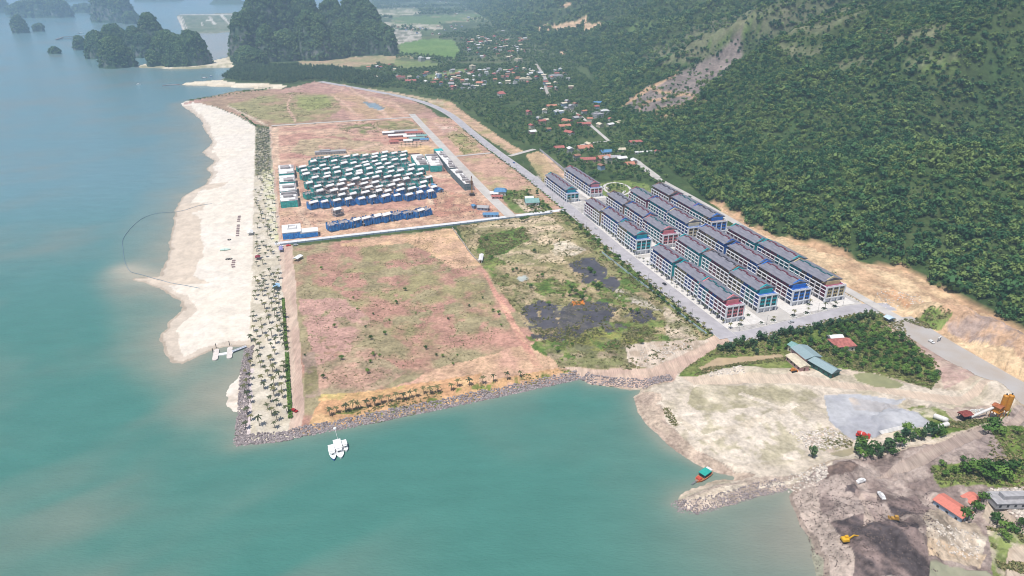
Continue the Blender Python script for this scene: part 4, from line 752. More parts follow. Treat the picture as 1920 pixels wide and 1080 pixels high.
# ================================================================ VILLAS UNDER CONSTRUCTION
RAW = mat('raw_concrete', (.36, .33, .33), .9, .2, .4); SLAB = mat('pale_roof_slab', (.74, .73, .72), .85, .1, .5); NETT = mat('teal_netting', (.04, .36, .36), .9, .35, .5, c2=(.09, .54, .50)); NETB = mat('blue_netting', (.025, .17, .56), .9, .35, .5, c2=(.07, .33, .78))
NETM = mat('mixed_netting', (.05, .20, .23), .9, .4, .4, c2=(.24, .26, .28)); SHADE = mat('interior_shade', (.05, .045, .05), .95, .3, .6)  # near-black inner walls: the shade behind the netting is put into their colour
def villa(kind, seed, hh=7.6, roofed=True, label='', group=None):
    q = random.Random(seed); wx_, wy_ = 10., 10.; r = thing('villa_shell', label, 'villa', (0, 0, 0), 0, group); M = MB(); a, b = wx_ / 2, wy_ / 2
    for z in (0.1, 3.1, 6.1): M.box(-a, a, -b + (2 if z > 4 else 0), b, z, z + .25)
    for i in range(4):
        for j in range(4):
            x, y = -a + .4 + i * (wx_ - .8) / 3, -b + .4 + j * (wy_ - .8) / 3; M.box(x - .2, x + .2, y - .2, y + .2, .3, hh + (q.uniform(-.4, .2) if roofed else q.uniform(-2.4, 1.4)))
    for k in range(5): x, y = q.uniform(-a, a - 2), q.uniform(-b, b); M.box(x, x + q.uniform(1, 2.4), y, y + .2, 3.36, 3.36 + q.uniform(1, 2.7))
    M.build('concrete_frame', RAW, r)
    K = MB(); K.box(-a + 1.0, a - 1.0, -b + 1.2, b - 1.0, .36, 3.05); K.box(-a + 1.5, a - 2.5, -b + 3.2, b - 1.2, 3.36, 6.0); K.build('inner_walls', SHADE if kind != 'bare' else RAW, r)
    if kind != 'bare':
        N = MB(); nm = NETT if kind == 'teal' else NETB if kind == 'blue' else NETM
        def pan(x0, x1, y0, y1, zlo, zhi):
            if q.random() < .12: return
            N.box(x0, x1, y0, y1, zlo, zhi)
        for i in range(6):
            x0, x1 = -a + i * wx_ / 6, -a + (i + 1) * wx_ / 6; o = q.uniform(0, .5); pan(x0 + .05, x1 - .05, -b - .3 - o, -b - .15 - o, q.uniform(.1, 1.6), hh - q.uniform(.6, 3.4)); pan(x0 + .05, x1 - .05, b + .12, b + .26, q.uniform(.2, 2), hh + q.uniform(-1.2, 1.2))
            pan(x0 + .05, x1 - .05, -b + 1.7, -b + 1.85, 3.4, hh - q.uniform(.2, 1.4))
        for i in range(5):
            y0, y1 = -b + i * wy_ / 5, -b + (i + 1) * wy_ / 5; o = q.uniform(0, .4); pan(-a - .3 - o, -a - .14 - o, y0 + .05, y1 - .05, q.uniform(.1, 1.6), hh - q.uniform(-.6, 2.4)); pan(a + .14, a + .3, y0 + .05, y1 - .05, q.uniform(.1, 1.6), hh - q.uniform(-.6, 2.4))
        N.build('scaffold_netting', nm, r)
    if roofed:
        R = MB(); x0, x1 = (-a - .6, a * q.uniform(.5, 1.1)) if q.random() < .6 else (-a * q.uniform(.4, 1), a + .6); y0 = -b + q.uniform(.2, 1.6); y1 = y0 + q.uniform(2.8, 4.2); z = hh; tl = q.uniform(1.0, 1.8); sk = q.uniform(1.2, 2.4)
        v = [(x0, y0, z), (x1, y0, z + .3), (x1 + sk * .3, y1, z + tl + .3), (x0 + sk * .3, y1, z + tl)]
        R.add(v + [(x, y, w_ + .3) for x, y, w_ in v], [(3, 2, 1, 0), (4, 5, 6, 7), (0, 1, 5, 4), (1, 2, 6, 5), (2, 3, 7, 6), (3, 0, 4, 7)]); R.build('roof_slab', SLAB, r)
    return r
VP = {}
VL = dict(teal='white-roofed villa shell wrapped in teal netting in the rear rows', blue='white-roofed villa shell in blue netting in the front edge row', bare='bare grey villa shell with a white roof in the middle rows',
          mixed='white-roofed villa shell in patchy grey and teal netting in the middle rows', teal0='roofless villa shell with bare columns and teal netting in the villa block', blue0='roofless blue-netted villa shell with bare columns near the white road', blue1='white-roofed blue-netted villa shell in the separate row near the white road')
for k, kind, ro in [('teal', 'teal', 1), ('blue', 'blue', 1), ('bare', 'bare', 1), ('mixed', 'mixed', 1), ('teal0', 'teal', 0), ('blue0', 'blue', 0), ('blue1', 'blue', 1)]: VP[k] = [(kind, ro), []]
def put_villa(k, s, t, rz):
    x, y = W(s, t); z = LZ + .02; (kind, ro), L = VP[k]
    if len(L) < 4: o = villa(kind, 900 + len(L) + 10 * sum(map(ord, k)), roofed=bool(ro), label=VL[k], group='villas under construction: ' + VL[k]); o.location = (x, y, z); o.rotation_euler = (0, 0, rz); L.append(o); return o
    return dup(rng.choice(L), (x, y, z), rz, None, None, (1, 1, rng.uniform(.88, 1.1)))
for j in range(11):
    s = 751 + j * 20.6; nrow = 11; off = [0, 3, -2, 4, 0, 3, -3, -8, -6, 6, 14][j]
    for i in range(nrow):
        t = 5 + off + i * 13.5 + (4 if j % 2 else 0) + rng.uniform(-.7, .7)
        if t > 150: continue
        r = rng.random(); mid = 1 <= j <= 5
        k = 'blue' if j == 0 else ('bare' if r < .5 else 'mixed' if r < .8 else 'teal0') if mid and 0 < i < 9 and j < 5 else ('teal0' if r < .3 else 'teal')
        if j == 1 and i > 6: k = 'blue' if r < .5 else 'mixed'
        put_villa(k, s + rng.uniform(-1, 1), t, SA + .42)
for i, (px, py) in enumerate([(626,434),(646,430),(666,427),(686,424),(706,420),(726,417),(746,413),(766,411),(786,408),(800,405)]):
    s, t = GS(px, py); put_villa('blue1' if i in (2, 3, 4, 5, 8) else 'blue0', s + 4, t, SA + .42)
s, t = GS(634, 404); put_villa('bare', s, t, SA + .4)
# wrapped terraces beside the inner road, the sea-front blocks and the two-part building by the hoarding
TURQ = mat('turquoise_sheet', (.02, .42, .42), .7, .1, .5)
def flat_terrace(p0, p1, D, h, n, net, label, name='terrace_shell', cap=None):
    (sa, ta), (sb, tb) = GS(*p0), GS(*p1); L = math.hypot(sb - sa, tb - ta); x, y = W(sa, ta); X2, Y2 = W(sb, tb); rz = math.atan2(Y2 - y, X2 - x) - math.pi / 2
    r = thing(name, label, 'building', (x, y, LZ + .02), rz); M = MB(); M.box(0, D, 0, L, .05, h - .3); M.build('wall', RAW, r); B = L / n
    for i in range(n):
        if cap and i == n - 1: MB().box(-.4, D + .4, i * B, L + .3, h - .3, h + .35).build('roof_sheet', cap, r); continue
        if rng.random() < .8: MB().box(rng.uniform(0, D * .5), D * rng.uniform(.6, .95), i * B + 1.2, i * B + B * rng.uniform(.4, .7), h + .201, h + rng.uniform(1.2, 3)).build('roof_room', RAW, r)
        R = MB(); R.box(-.3, D * rng.uniform(.75, 1.0) + .2, i * B + B * .32, (i + 1) * B - .4, h - .28, h + .2); R.box(.5, D * .5, i * B - .35, i * B + B * .32, h - .28, h - .1); R.build('roof_slab', SLAB, r)
    N = MB(); nn_ = int(L / 3)
    for i in range(nn_): N.box(-.35 - .1 * (i % 2), -.1, i * L / nn_ + .03, (i + 1) * L / nn_ - .03, .5, h - rng.uniform(.3, 1.2))
    for i in range(int(D / 3)): N.box(i * 3 + .05, i * 3 + 2.95, -.4 - .1 * (i % 2), -.1, .4, h - rng.uniform(.3, 1.))
    N.build('scaffold_netting', net, r); return r
flat_terrace((872,358), (845,330), 11, 9, 6, NETM, 'long flat-roofed terrace shell beside the inner road, nearer of two in line')
flat_terrace((843,327), (814,291), 11, 9, 8, NETM, 'long flat-roofed terrace shell with a turquoise sheet at its far end', cap=TURQ)
flat_terrace((783,322), (771,302), 17, 9, 5, NETT, 'short flat-roofed terrace in teal netting next to the villa block')
flat_terrace((808,323), (797,301), 17, 9, 5, NETT, 'short flat-roofed terrace in teal netting, the one closer to the inner road')
for i, (p0, p1, n) in enumerate([((528,391), (527,375), 3), ((527,372), (526,358), 3), ((526,354), (525,342), 2), ((525,338), (524,322), 2)]):
    flat_terrace(p0, p1, 19, 8.5, n, NETT, 'sea-front villa block in teal netting beside the palms, %s of four in line' % ['nearest', 'second', 'third', 'farthest'][i], 'seafront_block')
s, t = GS(531, 450); x, y = W(s, t); r = thing('seafront_building', 'white L-shaped building shell with blue base at the corner by the hoarding', 'building', (x, y, LZ + .02), SA)
M = MB(); M.box(0, 18, 0, 24, .05, 7); M.box(18.02, 34, 0, 12, .05, 5.5); M.build('wall', WHITE, r)
M = MB(); M.box(-.3, 18, -.3, 24, 7.02, 7.4); M.box(18.02, 34.3, -.3, 12, 5.52, 5.9); M.box(5, 14, 8, 9, 7.42, 9); M.box(5, 14, 17, 18, 7.42, 9); M.box(5, 6, 9, 17, 7.42, 9); M.box(13, 14, 9, 17, 7.42, 9); M.build('roof_slab', SLAB, r)
M = MB()
for i in range(12): M.box(i * 2.8 + .04, i * 2.8 + 2.76, -.45 - .1 * (i % 2), -.34, .3, (6.4 if i < 6 else 4.8) - rng.uniform(0, .6))
M.build('scaffold_netting', NETB, r)
# piling rig beside the terrace
YEL = mat('ochre_steel', (.42, .24, .05), .6, .2, 1); s, t = GS(885, 366); x, y = W(s, t)
r = thing('piling_rig', 'tall brown piling rig mast standing by the inner road', 'rig', (x, y, LZ + .1), SA)
M = MB(); 
for a, b in ((-.5, -.5), (.5, -.5), (.5, .5), (-.5, .5)): M.bar((a, b, 1.5), (a, b, 21), .22)
for k in range(13):
    z = 1.5 + k * 1.5; M.bar((-.5, -.5, z), (.5, -.5, z + 1.5), .14); M.bar((.5, .5, z), (-.5, .5, z + 1.5), .14); M.bar((-.5, .5, z), (-.5, -.5, z + 1.5), .14); M.bar((.5, -.5, z), (.5, .5, z + 1.5), .14)
M.build('mast', YEL, r); M = MB(); M.box(-1.1, 1.1, -1.1, 1.1, 13, 17.5); M.prism([(-.8, -.8), (.8, -.8), (.8, .8), (-.8, .8)], 21, 23.5, 0, .3); M.build('hammer', mat('rust', (.2, .12, .07), .9, .3, 1), r)
M = MB(); M.box(-2.4, 2.4, -3.5, 2.5, .7, 2.6); M.box(-3, -1.8, -3.6, 3, 0, .9); M.box(1.8, 3, -3.6, 3, 0, .9); M.build('crawler_base', mat('dark_steel', (.06, .055, .055), .7, .2, 1), r)
# ================================================================ PALMS
PTRUNK = mat('palm_trunk', (.24, .20, .15), .9, .2, 2)
def palm_meshes(seed, h, n=10, r=2.7):
    q = random.Random(seed); M = MB(); lx, ly = q.uniform(-.4, .4), q.uniform(-.4, .4)
    M.cyl((0, 0, -.4), (lx * .4, ly * .4, h * .5), .24, .17, 6); M.cyl((lx * .4, ly * .4, h * .5 - .02), (lx, ly, h), .17, .13, 6); T = M.mesh('palm_trunk', PTRUNK)
    K = MB()
    for i in range(n):
        a = 6.283 * i / n + q.uniform(-.25, .25); el = q.uniform(.15, 1.0); L = r * q.uniform(.8, 1.15); d = Vector((math.cos(a), math.sin(a), 0)); sd_ = Vector((-d.y, d.x, 0)); p = Vector((lx, ly, h - .1)); v = []
        for k in range(5):
            u = k / 4; pt = p + d * L * u * (1 - .12 * u) + Vector((0, 0, math.sin(el) * L * u * .8 - .95 * u * u * L * .62)); w_ = [.12, .34, .36, .26, .04][k]
            v += [pt - sd_ * w_ - Vector((0, 0, .14 * w_ / .5)), pt, pt + sd_ * w_ - Vector((0, 0, .14 * w_ / .5))]
        f = []
        for k in range(4): f += [(3 * k, 3 * k + 1, 3 * k + 4, 3 * k + 3), (3 * k + 1, 3 * k + 2, 3 * k + 5, 3 * k + 4)]
        K.add(v, f)
    return T, K.mesh('palm_crown', PALMLEAF)
PM = [palm_meshes(i, 4.2 + .55 * (i % 4), 9 + i % 3) for i in range(6)]
def palm(X, Y, label, group, sc=1.0, z=None):
    T, K = rng.choice(PM); r = thing('palm_tree', label, 'palm', (X, Y, gz(X, Y) if z is None else z), rng.uniform(0, 6.28), group); sc *= rng.uniform(.85, 1.2); r.scale = (sc, sc, sc); link('trunk', T, r); link('crown', K, r); return r
def spaced(P, dmin):
    out = []
    for p in P:
        if all((p[0] - q[0]) ** 2 + (p[1] - q[1]) ** 2 > dmin * dmin for q in out): out.append(tuple(p))
    return out
PA = spaced(inpoly(900, [(482,462),(520,458),(530,580),(536,640),(540,800),(455,812),(462,680),(470,640),(474,560)], lambda X, Y: .12 + .95 * (fbm(ST(X, Y)[1] / 9, ST(X, Y)[0] / 60, 91, 2) > .5)), 4.9)[:112]
for X, Y in PA: palm(X, Y, 'slender young palm in the pale sand strip between the beach and the dirt road', 'palms in the near sand strip')
PB = spaced(inpoly(600, [(481,330),(512,330),(521,450),(478,450)]), 6)[:52]
for X, Y in PB: palm(X, Y, 'young palm in the far part of the sand strip beside the villa site', 'palms in the far sand strip')
for x, y in [(619,779),(632,774),(648,772),(662,769),(673,767),(688,763),(703,761),(716,757),(729,753),(743,751),(756,750),(768,746),(781,743),(795,739),(808,738),(821,735),(846,731),(858,725),(880,722),(905,720),(925,716),(951,712),(976,706)]:
    palm(*G(x, y), 'palm in the row along the top of the rock breakwater', 'palms along the breakwater', 1.05)
far_palm = source_collection('far_palm', [(lambda M: (M.add([tuple(v.co) for v in a.vertices], [tuple(p.vertices) for p in a.polygons], 0), M.add([tuple(v.co) for v in b_.vertices], [tuple(p.vertices) for p in b_.polygons], 1), M.mesh('far_palm', [PTRUNK, PALMLEAF]))[-1])(MB()) for a, b_ in PM[:4]])
Pf = spaced(inpoly(700, [(482,240),(503,242),(508,328),(480,328)]), 5)[:140]; Pf = np.array([(X, Y, gz(X, Y)) for X, Y in Pf])
scatter('palm_grove', Pf, far_palm, nr.uniform(.9, 1.3, len(Pf)), 'dense grove of palms at the far end of the sand strip')
def along(k, off, s0, s1, step):                         # points beside a road: offset to its left, between two distances from its start
    P = RL[k]; d = 0; nxt = s0; out = []
    for i in range(len(P) - 1):
        L = (P[i + 1] - P[i]).length; u = (P[i + 1] - P[i]).normalized(); n_ = Vector((-u.y, u.x, 0))
        while nxt < d + L and nxt < s1: q = P[i] + u * (nxt - d) + n_ * off; out.append((q.x, q.y, math.atan2(u.y, u.x))); nxt += step
        d += L
    return out
for X, Y, a in along('main', -9.6, 12, 290, 8.4): palm(X, Y, 'small round palm in the pavement in front of the front shop row', 'street palms in front of the shops', .72, LZ + .16)
for X, Y, a in along('main', 8.8, 10, 120, 9): palm(X, Y, 'palm on the verge between the main road and the wetland fence', 'palms on the wetland verge', .95)
# ================================================================ STREET LAMPS AND PLANTERS
STEEL = mat('grey_steel', (.30, .30, .31), .5, .1, 2, metal=.3)
lp = thing('street_lamp', 'x', 'lamp', (0, 0, 0)); MB().cyl((0, 0, 0), (0, 0, 8.2), .12, .08, 6).build('pole', STEEL, lp); MB().bar((0, 0, 8.2), (1.8, 0, 8.7), .1).build('arm', STEEL, lp); MB().box(1.5, 2.4, -.16, .16, 8.58, 8.76).build('lamp_head', mat('lamp_head', (.55, .55, .55), .5), lp)
first = True
for k, off, a0, a1, st, lb, g in [('main', -8.1, 20, 620, 34, 'grey street lamp on the pavement side of the main road', 'lamps on the shop side of the main road'), ('main', 8.1, 36, 620, 34, 'grey street lamp on the verge side of the main road', 'lamps on the verge side of the main road'), ('south', 7.4, 14, 150, 26, 'grey street lamp on the short road south of the shops', 'lamps on the short south road')]:
    for X, Y, a in along(k, off, a0, a1, st):
        rz = a + (math.pi / 2 if off < 0 else -math.pi / 2); z = LZ + .1
        if first: lp.location = (X, Y, z); lp.rotation_euler = (0, 0, rz); lp['label'] = lb; lp['group'] = g; first = False
        else: dup(lp, (X, Y, z), rz, lb, g)
SHR = leaf_mat('shrub_leaf', (.02, .05, .018), (.04, .08, .025), (.08, .12, .035), .3, .4)
shr_me = crown_mesh('planter_shrubs', SHR, 60, 2.6, .7, .5, .8, 301, lobes=6)
for i, (x, y, sc) in enumerate([(1388,611,1), (1428,607,.8), (1450,603,1), (1488,594,1), (1513,589,1), (1546,581,1), (1566,577,1), (1404,593,.9), (1517,573,.9)]):
    X, Y = G(x, y); r = thing('planter', 'low oval shrub bed on the pale paving, number %d from the road corner' % (i + 1) if False else ['oval shrub bed nearest the road corner below the pink end wall', 'small shrub bed between the pink and teal end walls', 'oval shrub bed below the teal end wall', 'oval shrub bed left of the blue end wall', 'oval shrub bed below the blue end wall', 'oval shrub bed below the tan end wall', 'oval shrub bed at the right corner of the paving', 'narrow shrub bed in the gap beside the pink end wall', 'narrow shrub bed beside the blue end wall'][i], 'planter', (X, Y, LZ + .1), SA); r.scale = (sc,) * 3
    M = MB(); M.prism([(3.1 * math.cos(t * .524), 2.1 * math.sin(t * .524)) for t in range(12)], 0, .35); M.build('kerb_ring', KERB, r); link('shrubs', shr_me, r, (0, 0, .3))
    if i not in (1, 7): palm(X + .3, Y + .3, 'palm growing from a shrub bed on the paving south of the shops', 'palms in the shrub beds', .9, LZ + .4)
# ================================================================ VILLAGE HOUSES
WALLS = [mat('house_wall_' + n, c, .85, .12, .3) for n, c in (('cream', (.62, .56, .44)), ('white', (.72, .70, .67)), ('pink', (.58, .36, .34)), ('grey', (.42, .41, .42)), ('blue', (.35, .45, .58)))]
ROOFS = dict(red=mat('red_roof', (.40, .14, .12), .8, .25, .6), orange=mat('orange_roof', (.50, .22, .15), .8, .2, .6), grey=mat('grey_sheet_roof', (.38, .37, .38), .7, .2, .5), white=mat('white_sheet_roof', (.72, .71, .70), .6, .1, .5), blue=mat('blue_sheet_roof', (.10, .24, .42), .6, .2, .5), green=mat('green_sheet_roof', (.20, .36, .34), .6, .15, .5), brown=mat('brown_roof', (.30, .16, .11), .85, .3, .6), cream=mat('cream_roof', (.60, .53, .40), .8, .15, .5))
GLZ = mat('window_dark', (.04, .045, .055), .25, .2, 1); DOORM = mat('door_brown', (.16, .09, .05), .7, .2, 1)
def house(X, Y, w_, l_, h, roof, wall, rz, label, name='village_house', cat='house', group=None, rise=None, flat=False, z=None, wins=True, hip=0.0):
    r = thing(name, label, cat, (X, Y, (gz(X, Y) if z is None else z) - .1), rz, group); a, b = w_ / 2, l_ / 2
    M = MB(); M.box(-a, a, -b, b, 0, h)
    if not flat and not hip:
        rs = rise or w_ * .28
        for yy in (-b, b - .02): M.add([(-a, yy, h), (a, yy, h), (0, yy, h + rs - .1), (-a, yy + .02, h), (a, yy + .02, h), (0, yy + .02, h + rs - .1)], [(0, 1, 2), (5, 4, 3), (0, 2, 5, 3), (1, 4, 5, 2)])
    M.build('wall', wall, r)
    if flat:
        R = MB(); R.box(-a - .3, a + .3, -b - .3, b + .3, h + .003, h + .35); R.box(-a * .4, a * .5, 0, b * .7, h + .36, h + 2.4); R.build('roof', ROOFS[roof], r)
    else: MB().gable(-a, a, -b, b, h - .05, h + (rise or w_ * .28), .2, 0, .7, hip=hip).build('roof', ROOFS[roof], r)
    if wins:
        nl = max(1, int(l_ / 3.6))
        for fl_ in range(max(1, int(h / 3.2))):
            for i in range(nl):
                yc = -b + (i + .5) * l_ / nl
                MB().box(-a - .05, -a - .003, yc - .6, yc + .6, fl_ * 3.2 + 1.0, fl_ * 3.2 + 2.4).build('window', GLZ, r)
            for i in range(max(1, int(w_ / 4))):
                xc = -a + (i + .5) * w_ / max(1, int(w_ / 4))
                if fl_ == 0 and i == 0: MB().box(xc - .6, xc + .6, -b - .05, -b - .003, .1, 2.3).build('door', DOORM, r)
                else: MB().box(xc - .6, xc + .6, -b - .05, -b - .003, fl_ * 3.2 + 1.0, fl_ * 3.2 + 2.4).build('window', GLZ, r)
    return r
HOUSES = []
def spec(x, y, w_, l_, h, roof, wi, rz, label, **kw): X, Y = G(x, y); HOUSES.append((X, Y)); house(X, Y, w_, l_, h, roof, WALLS[wi], SA + rz, label, **kw)
spec(940,182,17,14,8,'red',1,1.6,'tall white house with a big red roof alone in the woods above the road', hip=4)
for a in [(1067,252,10,16,4,'red',1,.4,'red-roofed house facing the bend of the village road'), (1048,214,12,18,6,'white',4,1.5,'pale blue house with a white flat roof beside the village road', dict(flat=True)), (1034,202,9,20,4,'orange',0,1.5,'long orange-roofed house at the top of the village road'), (1063,231,10,18,5,'orange',2,.5,'orange-roofed house right below the village road'),
          (1058,240,10,20,4,'orange',0,1.6,'orange and cream roofed house left of the long red one'), (1094,236,9,24,4,'red',2,1.5,'long dark red roof beside the village road with a pillared front'), (1125,238,9,11,5,'cream',0,.2,'cream gabled house across the village road'), (1120,222,15,18,9,'grey',3,.2,'big grey flat-roofed block on the right of the village road', dict(flat=True)),
          (1138,214,14,24,7,'white',3,1.4,'white walled compound building behind the grey block', dict(flat=True)), (1166,234,12,22,5,'cream',0,1.5,'cream building at the foot of the burnt slope', dict(flat=True)), (1120,196,10,16,4,'blue',1,1.5,'blue-roofed house among trees above the village road'),
          (1048,281,9,14,4,'red',1,1.5,'small red-roofed house left of the pale orange-roofed one'), (1096,281,13,22,4,'orange',0,1.5,'broad pale orange roof below the side lane'), (1136,289,10,16,4,'blue',1,1.5,'blue-roofed house in the lower village'), (1101,303,9,22,4,'red',2,1.4,'long crimson roof in the lower village'), (1132,300,12,20,4,'orange',2,1.7,'orange-roofed house right of the long crimson roof'),
          (1152,299,9,16,4,'grey',3,1.4,'grey-roofed sheds beside the orange-roofed house'), (1165,301,8,14,4,'white',3,1.6,'white sheet-roofed shed at the right of the lower village'), (1180,312,10,12,4,'orange',0,1.5,'orange-roofed hut beside the lane above the park'), (1191,270,8,20,4,'red',1,1.5,'red-roofed long house in the trees on the right'), (1233,291,6,8,6,'red',1,.3,'small tall house with a red roof alone under the hill'), (1206,288,4,26,3,'white',1,1.5,'thin white-roofed shed under the hill'),
          (886,132,14,14,13,'cream',0,.3,'tall cream block standing in the middle of the village', dict(flat=True)), (972,118,16,20,12,'cream',0,.3,'yellowish four-storey block above the village', dict(flat=True)), (985,153,16,30,8,'cream',0,1.5,'long cream school building with a brown roof', dict(flat=True)), (1042,147,20,34,8,'grey',3,1.5,'wide grey-white block at the village road end', dict(flat=True)), (800,112,10,34,4,'white',1,1.5,'long white-roofed shed by the green paddy'),
          (790,115,14,16,12,'white',3,.4,'white tower block among trees left of the paddy', dict(flat=True)), (752,150,14,22,9,'red',2,1.5,'pink three-storey house in the wooded edge of the village', dict(flat=True)), (770,155,10,26,5,'red',2,1.5,'long red roof right of the pink three-storey house'), (824,148,9,11,12,'white',4,.4,'narrow pale blue tower house with an orange top', dict(flat=True)), (850,168,10,12,7,'red',2,.3,'pink house with red roof at the front edge of the village'), (900,160,12,16,6,'orange',1,.9,'bright orange-roofed house at the village edge')]:
    kw = a[9] if len(a) > 9 else {}; spec(*a[:9], **kw)
clusters = [([(760,150),(800,138),(850,135),(1000,128),(1010,150),(990,162),(930,160),(870,172),(820,160)], 110, 'in the dense middle of the village'), ([(860,72),(930,68),(990,92),(970,112),(900,112),(868,98)], 56, 'in the upper village beyond the paddy'), ([(980,215),(1038,210),(1040,250),(1000,258)], 9, 'in the trees left of the village road'), ([(1000,140),(1065,130),(1075,170),(1010,175)], 20, 'around the end of the village road'),
            ([(1040,192),(1110,195),(1160,215),(1150,245),(1060,245)], 16, 'along the bend of the village road'), ([(1030,270),(1160,275),(1200,315),(1130,320),(1060,300)], 14, 'in the lower village above the park'), ([(690,0),(900,0),(900,45),(760,30)], 44, 'in the hazy far town'), ([(740,50),(860,48),(900,62),(800,72)], 20, 'along the far valley road'), ([(930,50),(1010,62),(1030,92),(960,80)], 16, 'below the orange quarry cut'), ([(660,128),(740,125),(770,145),(700,152)], 12, 'in the woods behind the north field')]
for poly, n, where in clusters:
    for X, Y in spaced([p for p in inpoly(n * 5, poly)], 12)[:n]:
        if any((X - a) ** 2 + (Y - b_) ** 2 < 250 for a, b_ in HOUSES): continue
        rc = rng.choice(['red', 'red', 'orange', 'grey', 'grey', 'grey', 'white', 'white', 'white', 'cream', 'cream', 'brown', 'brown']); fl = rng.random() < .3 and rc in ('grey', 'white'); sc = 1.25 if Y > 2200 else 1
        HOUSES.append((X, Y)); wl = rng.choice(WALLS); wn = dict(zip(WALLS, ['cream', 'white', 'pink', 'grey', 'pale blue']))[wl]
        house(X, Y, rng.uniform(6, 9) * sc, rng.uniform(8, 13) * sc, rng.choice([3.8, 6.6, 7, 9.8, 10] if fl else [4, 6.4, 6.8]), rc, wl, SA + rng.choice([0, 1.57]) + rng.uniform(-.3, .3), 'small %s house with %s %s roof %s' % (wn, 'flat' if fl else 'pitched', rc, where), group='houses ' + where, flat=fl, wins=False)
HA = np.array(HOUSES)
# ================================================================ WOODS OF THE VALLEY AND THE SHORE
OPEN = [[G(*p) for p in q] for q in ([(748,82),(800,72),(850,75),(862,95),(852,110),(800,105),(750,100)], [(800,140),(870,128),(880,135),(830,147),(800,150)], [(738,55),(790,60),(790,80),(742,82)], [(700,18),(775,14),(790,26),(720,33)], [(560,112),(640,108),(740,105),(745,118),(640,128),(560,125)], [(740,112),(800,115),(840,122),(800,128),(740,128)], [(735,32),(1000,20),(1000,30),(740,52)], [(720,42),(830,47),(830,55),(720,52)], [(1078,262),(1138,258),(1138,266),(1085,272)])]
def wood(n, poly, thr, sp, sc, hs=60, dens=None):
    P = inpoly(n, poly, lambda X, Y: (fbm(X / hs, Y / hs, 93, 4) > thr)); X, Y = P[:, 0], P[:, 1]; k = np.ones(len(P), bool)
    for q in OPEN: k &= ~pip(X, Y, q)
    for kk, (pts, wd) in RW.items(): k &= edist(X, Y, pts, False) > wd / 2 + 2.5
    for i in np.where(k)[0]:
        if ((HA - P[i]) ** 2).sum(1).min() < 42: k[i] = False
    s, t = ST(X, Y); k &= t < foot(s) + 10; P = P[k]
    return np.array([(x, y, gz(x, y) - .4) for x, y in P]), nr.uniform(.65, 1.25, len(P)) * sc
VAL = [(690,162),(742,140),(850,120),(1010,128),(1080,130),(1130,170),(1190,230),(1262,345),(1225,352),(1165,338),(1110,335),(1085,330),(1018,281),(1010,272),(975,270),(900,222),(862,196),(840,186),(805,180),(760,170)]
A1, B1 = wood(7200, VAL, .30, 5, .95, 45); A2, B2 = wood(4600, [(690,162),(690,130),(742,105),(850,60),(1000,40),(1100,128),(1010,128),(850,122),(742,142)], .38, 7, 1.4, 110); A3, B3 = wood(3000, [(690,60),(700,-5),(900,-5),(1060,35),(1000,45),(850,62),(742,100)], .5, 14, 3.0, 260)
scatter('valley_woodland', np.concatenate([A1, A2, A3]), village_src, np.concatenate([B1, B2, B3]), 'dark green woodland filling the valley between the village houses')
cas_src = source_collection('casuarina', [crown_mesh('cs%d' % i, LEAF_C, 60, 1.9, 4.2, 5.0, 1.5, 120 + i, lobes=5) for i in range(4)])
A4, B4 = wood(3000, [(416,147),(436,132),(455,122),(520,124),(600,122),(640,128),(700,140),(745,150),(700,166),(640,156),(590,150),(540,158),(490,155),(440,153)], .25, 5, 1.25, 40)
scatter('coast_woodland', A4, cas_src, B4, 'dark casuarina wood along the shore under the limestone tower')
# ================================================================ SCRUB
def tufts(n, poly, thr, sc, hs=10., sd=95):
    P = inpoly(n, poly, lambda X, Y: (fbm(X / hs, Y / hs, sd, 4) > thr) * 1.0); return np.array([(x, y, gz(x, y)) for x, y in P]), nr.uniform(.45, 1.3, len(P)) * sc
def tz(l): a = [tufts(*q) for q in l]; return np.concatenate([x[0] for x in a]), np.concatenate([x[1] for x in a])
P, S = tz([(2600, WL, .5, 1.2), (700, [(1000,620),(1190,600),(1230,625),(1180,655),(1050,650)], .4, 1.3), (500, [(895,445),(985,428),(990,450),(930,482),(900,480)], .35, 1.6), (700, [(1045,400),(1075,405),(1335,625),(1322,632),(1200,545),(1110,470)], .4, 1.6)])
kx = np.ones(len(P), bool)
scatter('wetland_scrub', P, scrub_src, S, 'olive scrub and reeds over the wetland')
P, S = tz([(2600, [(560,470),(840,440),(900,520),(960,600),(880,680),(760,690),(600,740),(570,640)], .50, .62, 14), (160, [(590,690),(700,655),(760,700),(650,745)], .45, .6), (420, [(640,772),(960,705),(1085,692),(900,742),(700,780)], .5, .9)])
scatter('field_scrub', P, scrub_src, S, 'thin grass tufts over the empty red field')
P, S = tz([(3800, [(1285,690),(1345,650),(1400,635),(1610,585),(1692,600),(1700,625),(1770,700),(1745,730),(1640,700),(1560,690),(1480,665),(1340,668)], .4, 1.2), (500, [(1320,690),(1480,668),(1490,676),(1400,684),(1300,705)], .35, .9), (250, [(1745,812),(1880,788),(1900,775),(1800,825)], .3, 1.2), (500, [(1855,830),(1930,810),(1930,940),(1860,935),(1830,905)], .35, 1.2), (260, [(1850,990),(1930,1010),(1930,1080),(1870,1060)], .45, 1.3), (250, [(1740,895),(1850,888),(1860,928),(1760,922)], .35, 1.4), (120, [(1240,765),(1255,765),(1275,800),(1262,802)], .3, .9), (150, [(1540,820),(1595,825),(1598,840),(1545,835)], .4, .9), (260, [(1690,600),(1740,595),(1780,608),(1750,620)], .3, 1.4)])
scatter('green_scrub', P, scrub_src, S, 'bright green undergrowth and grass')
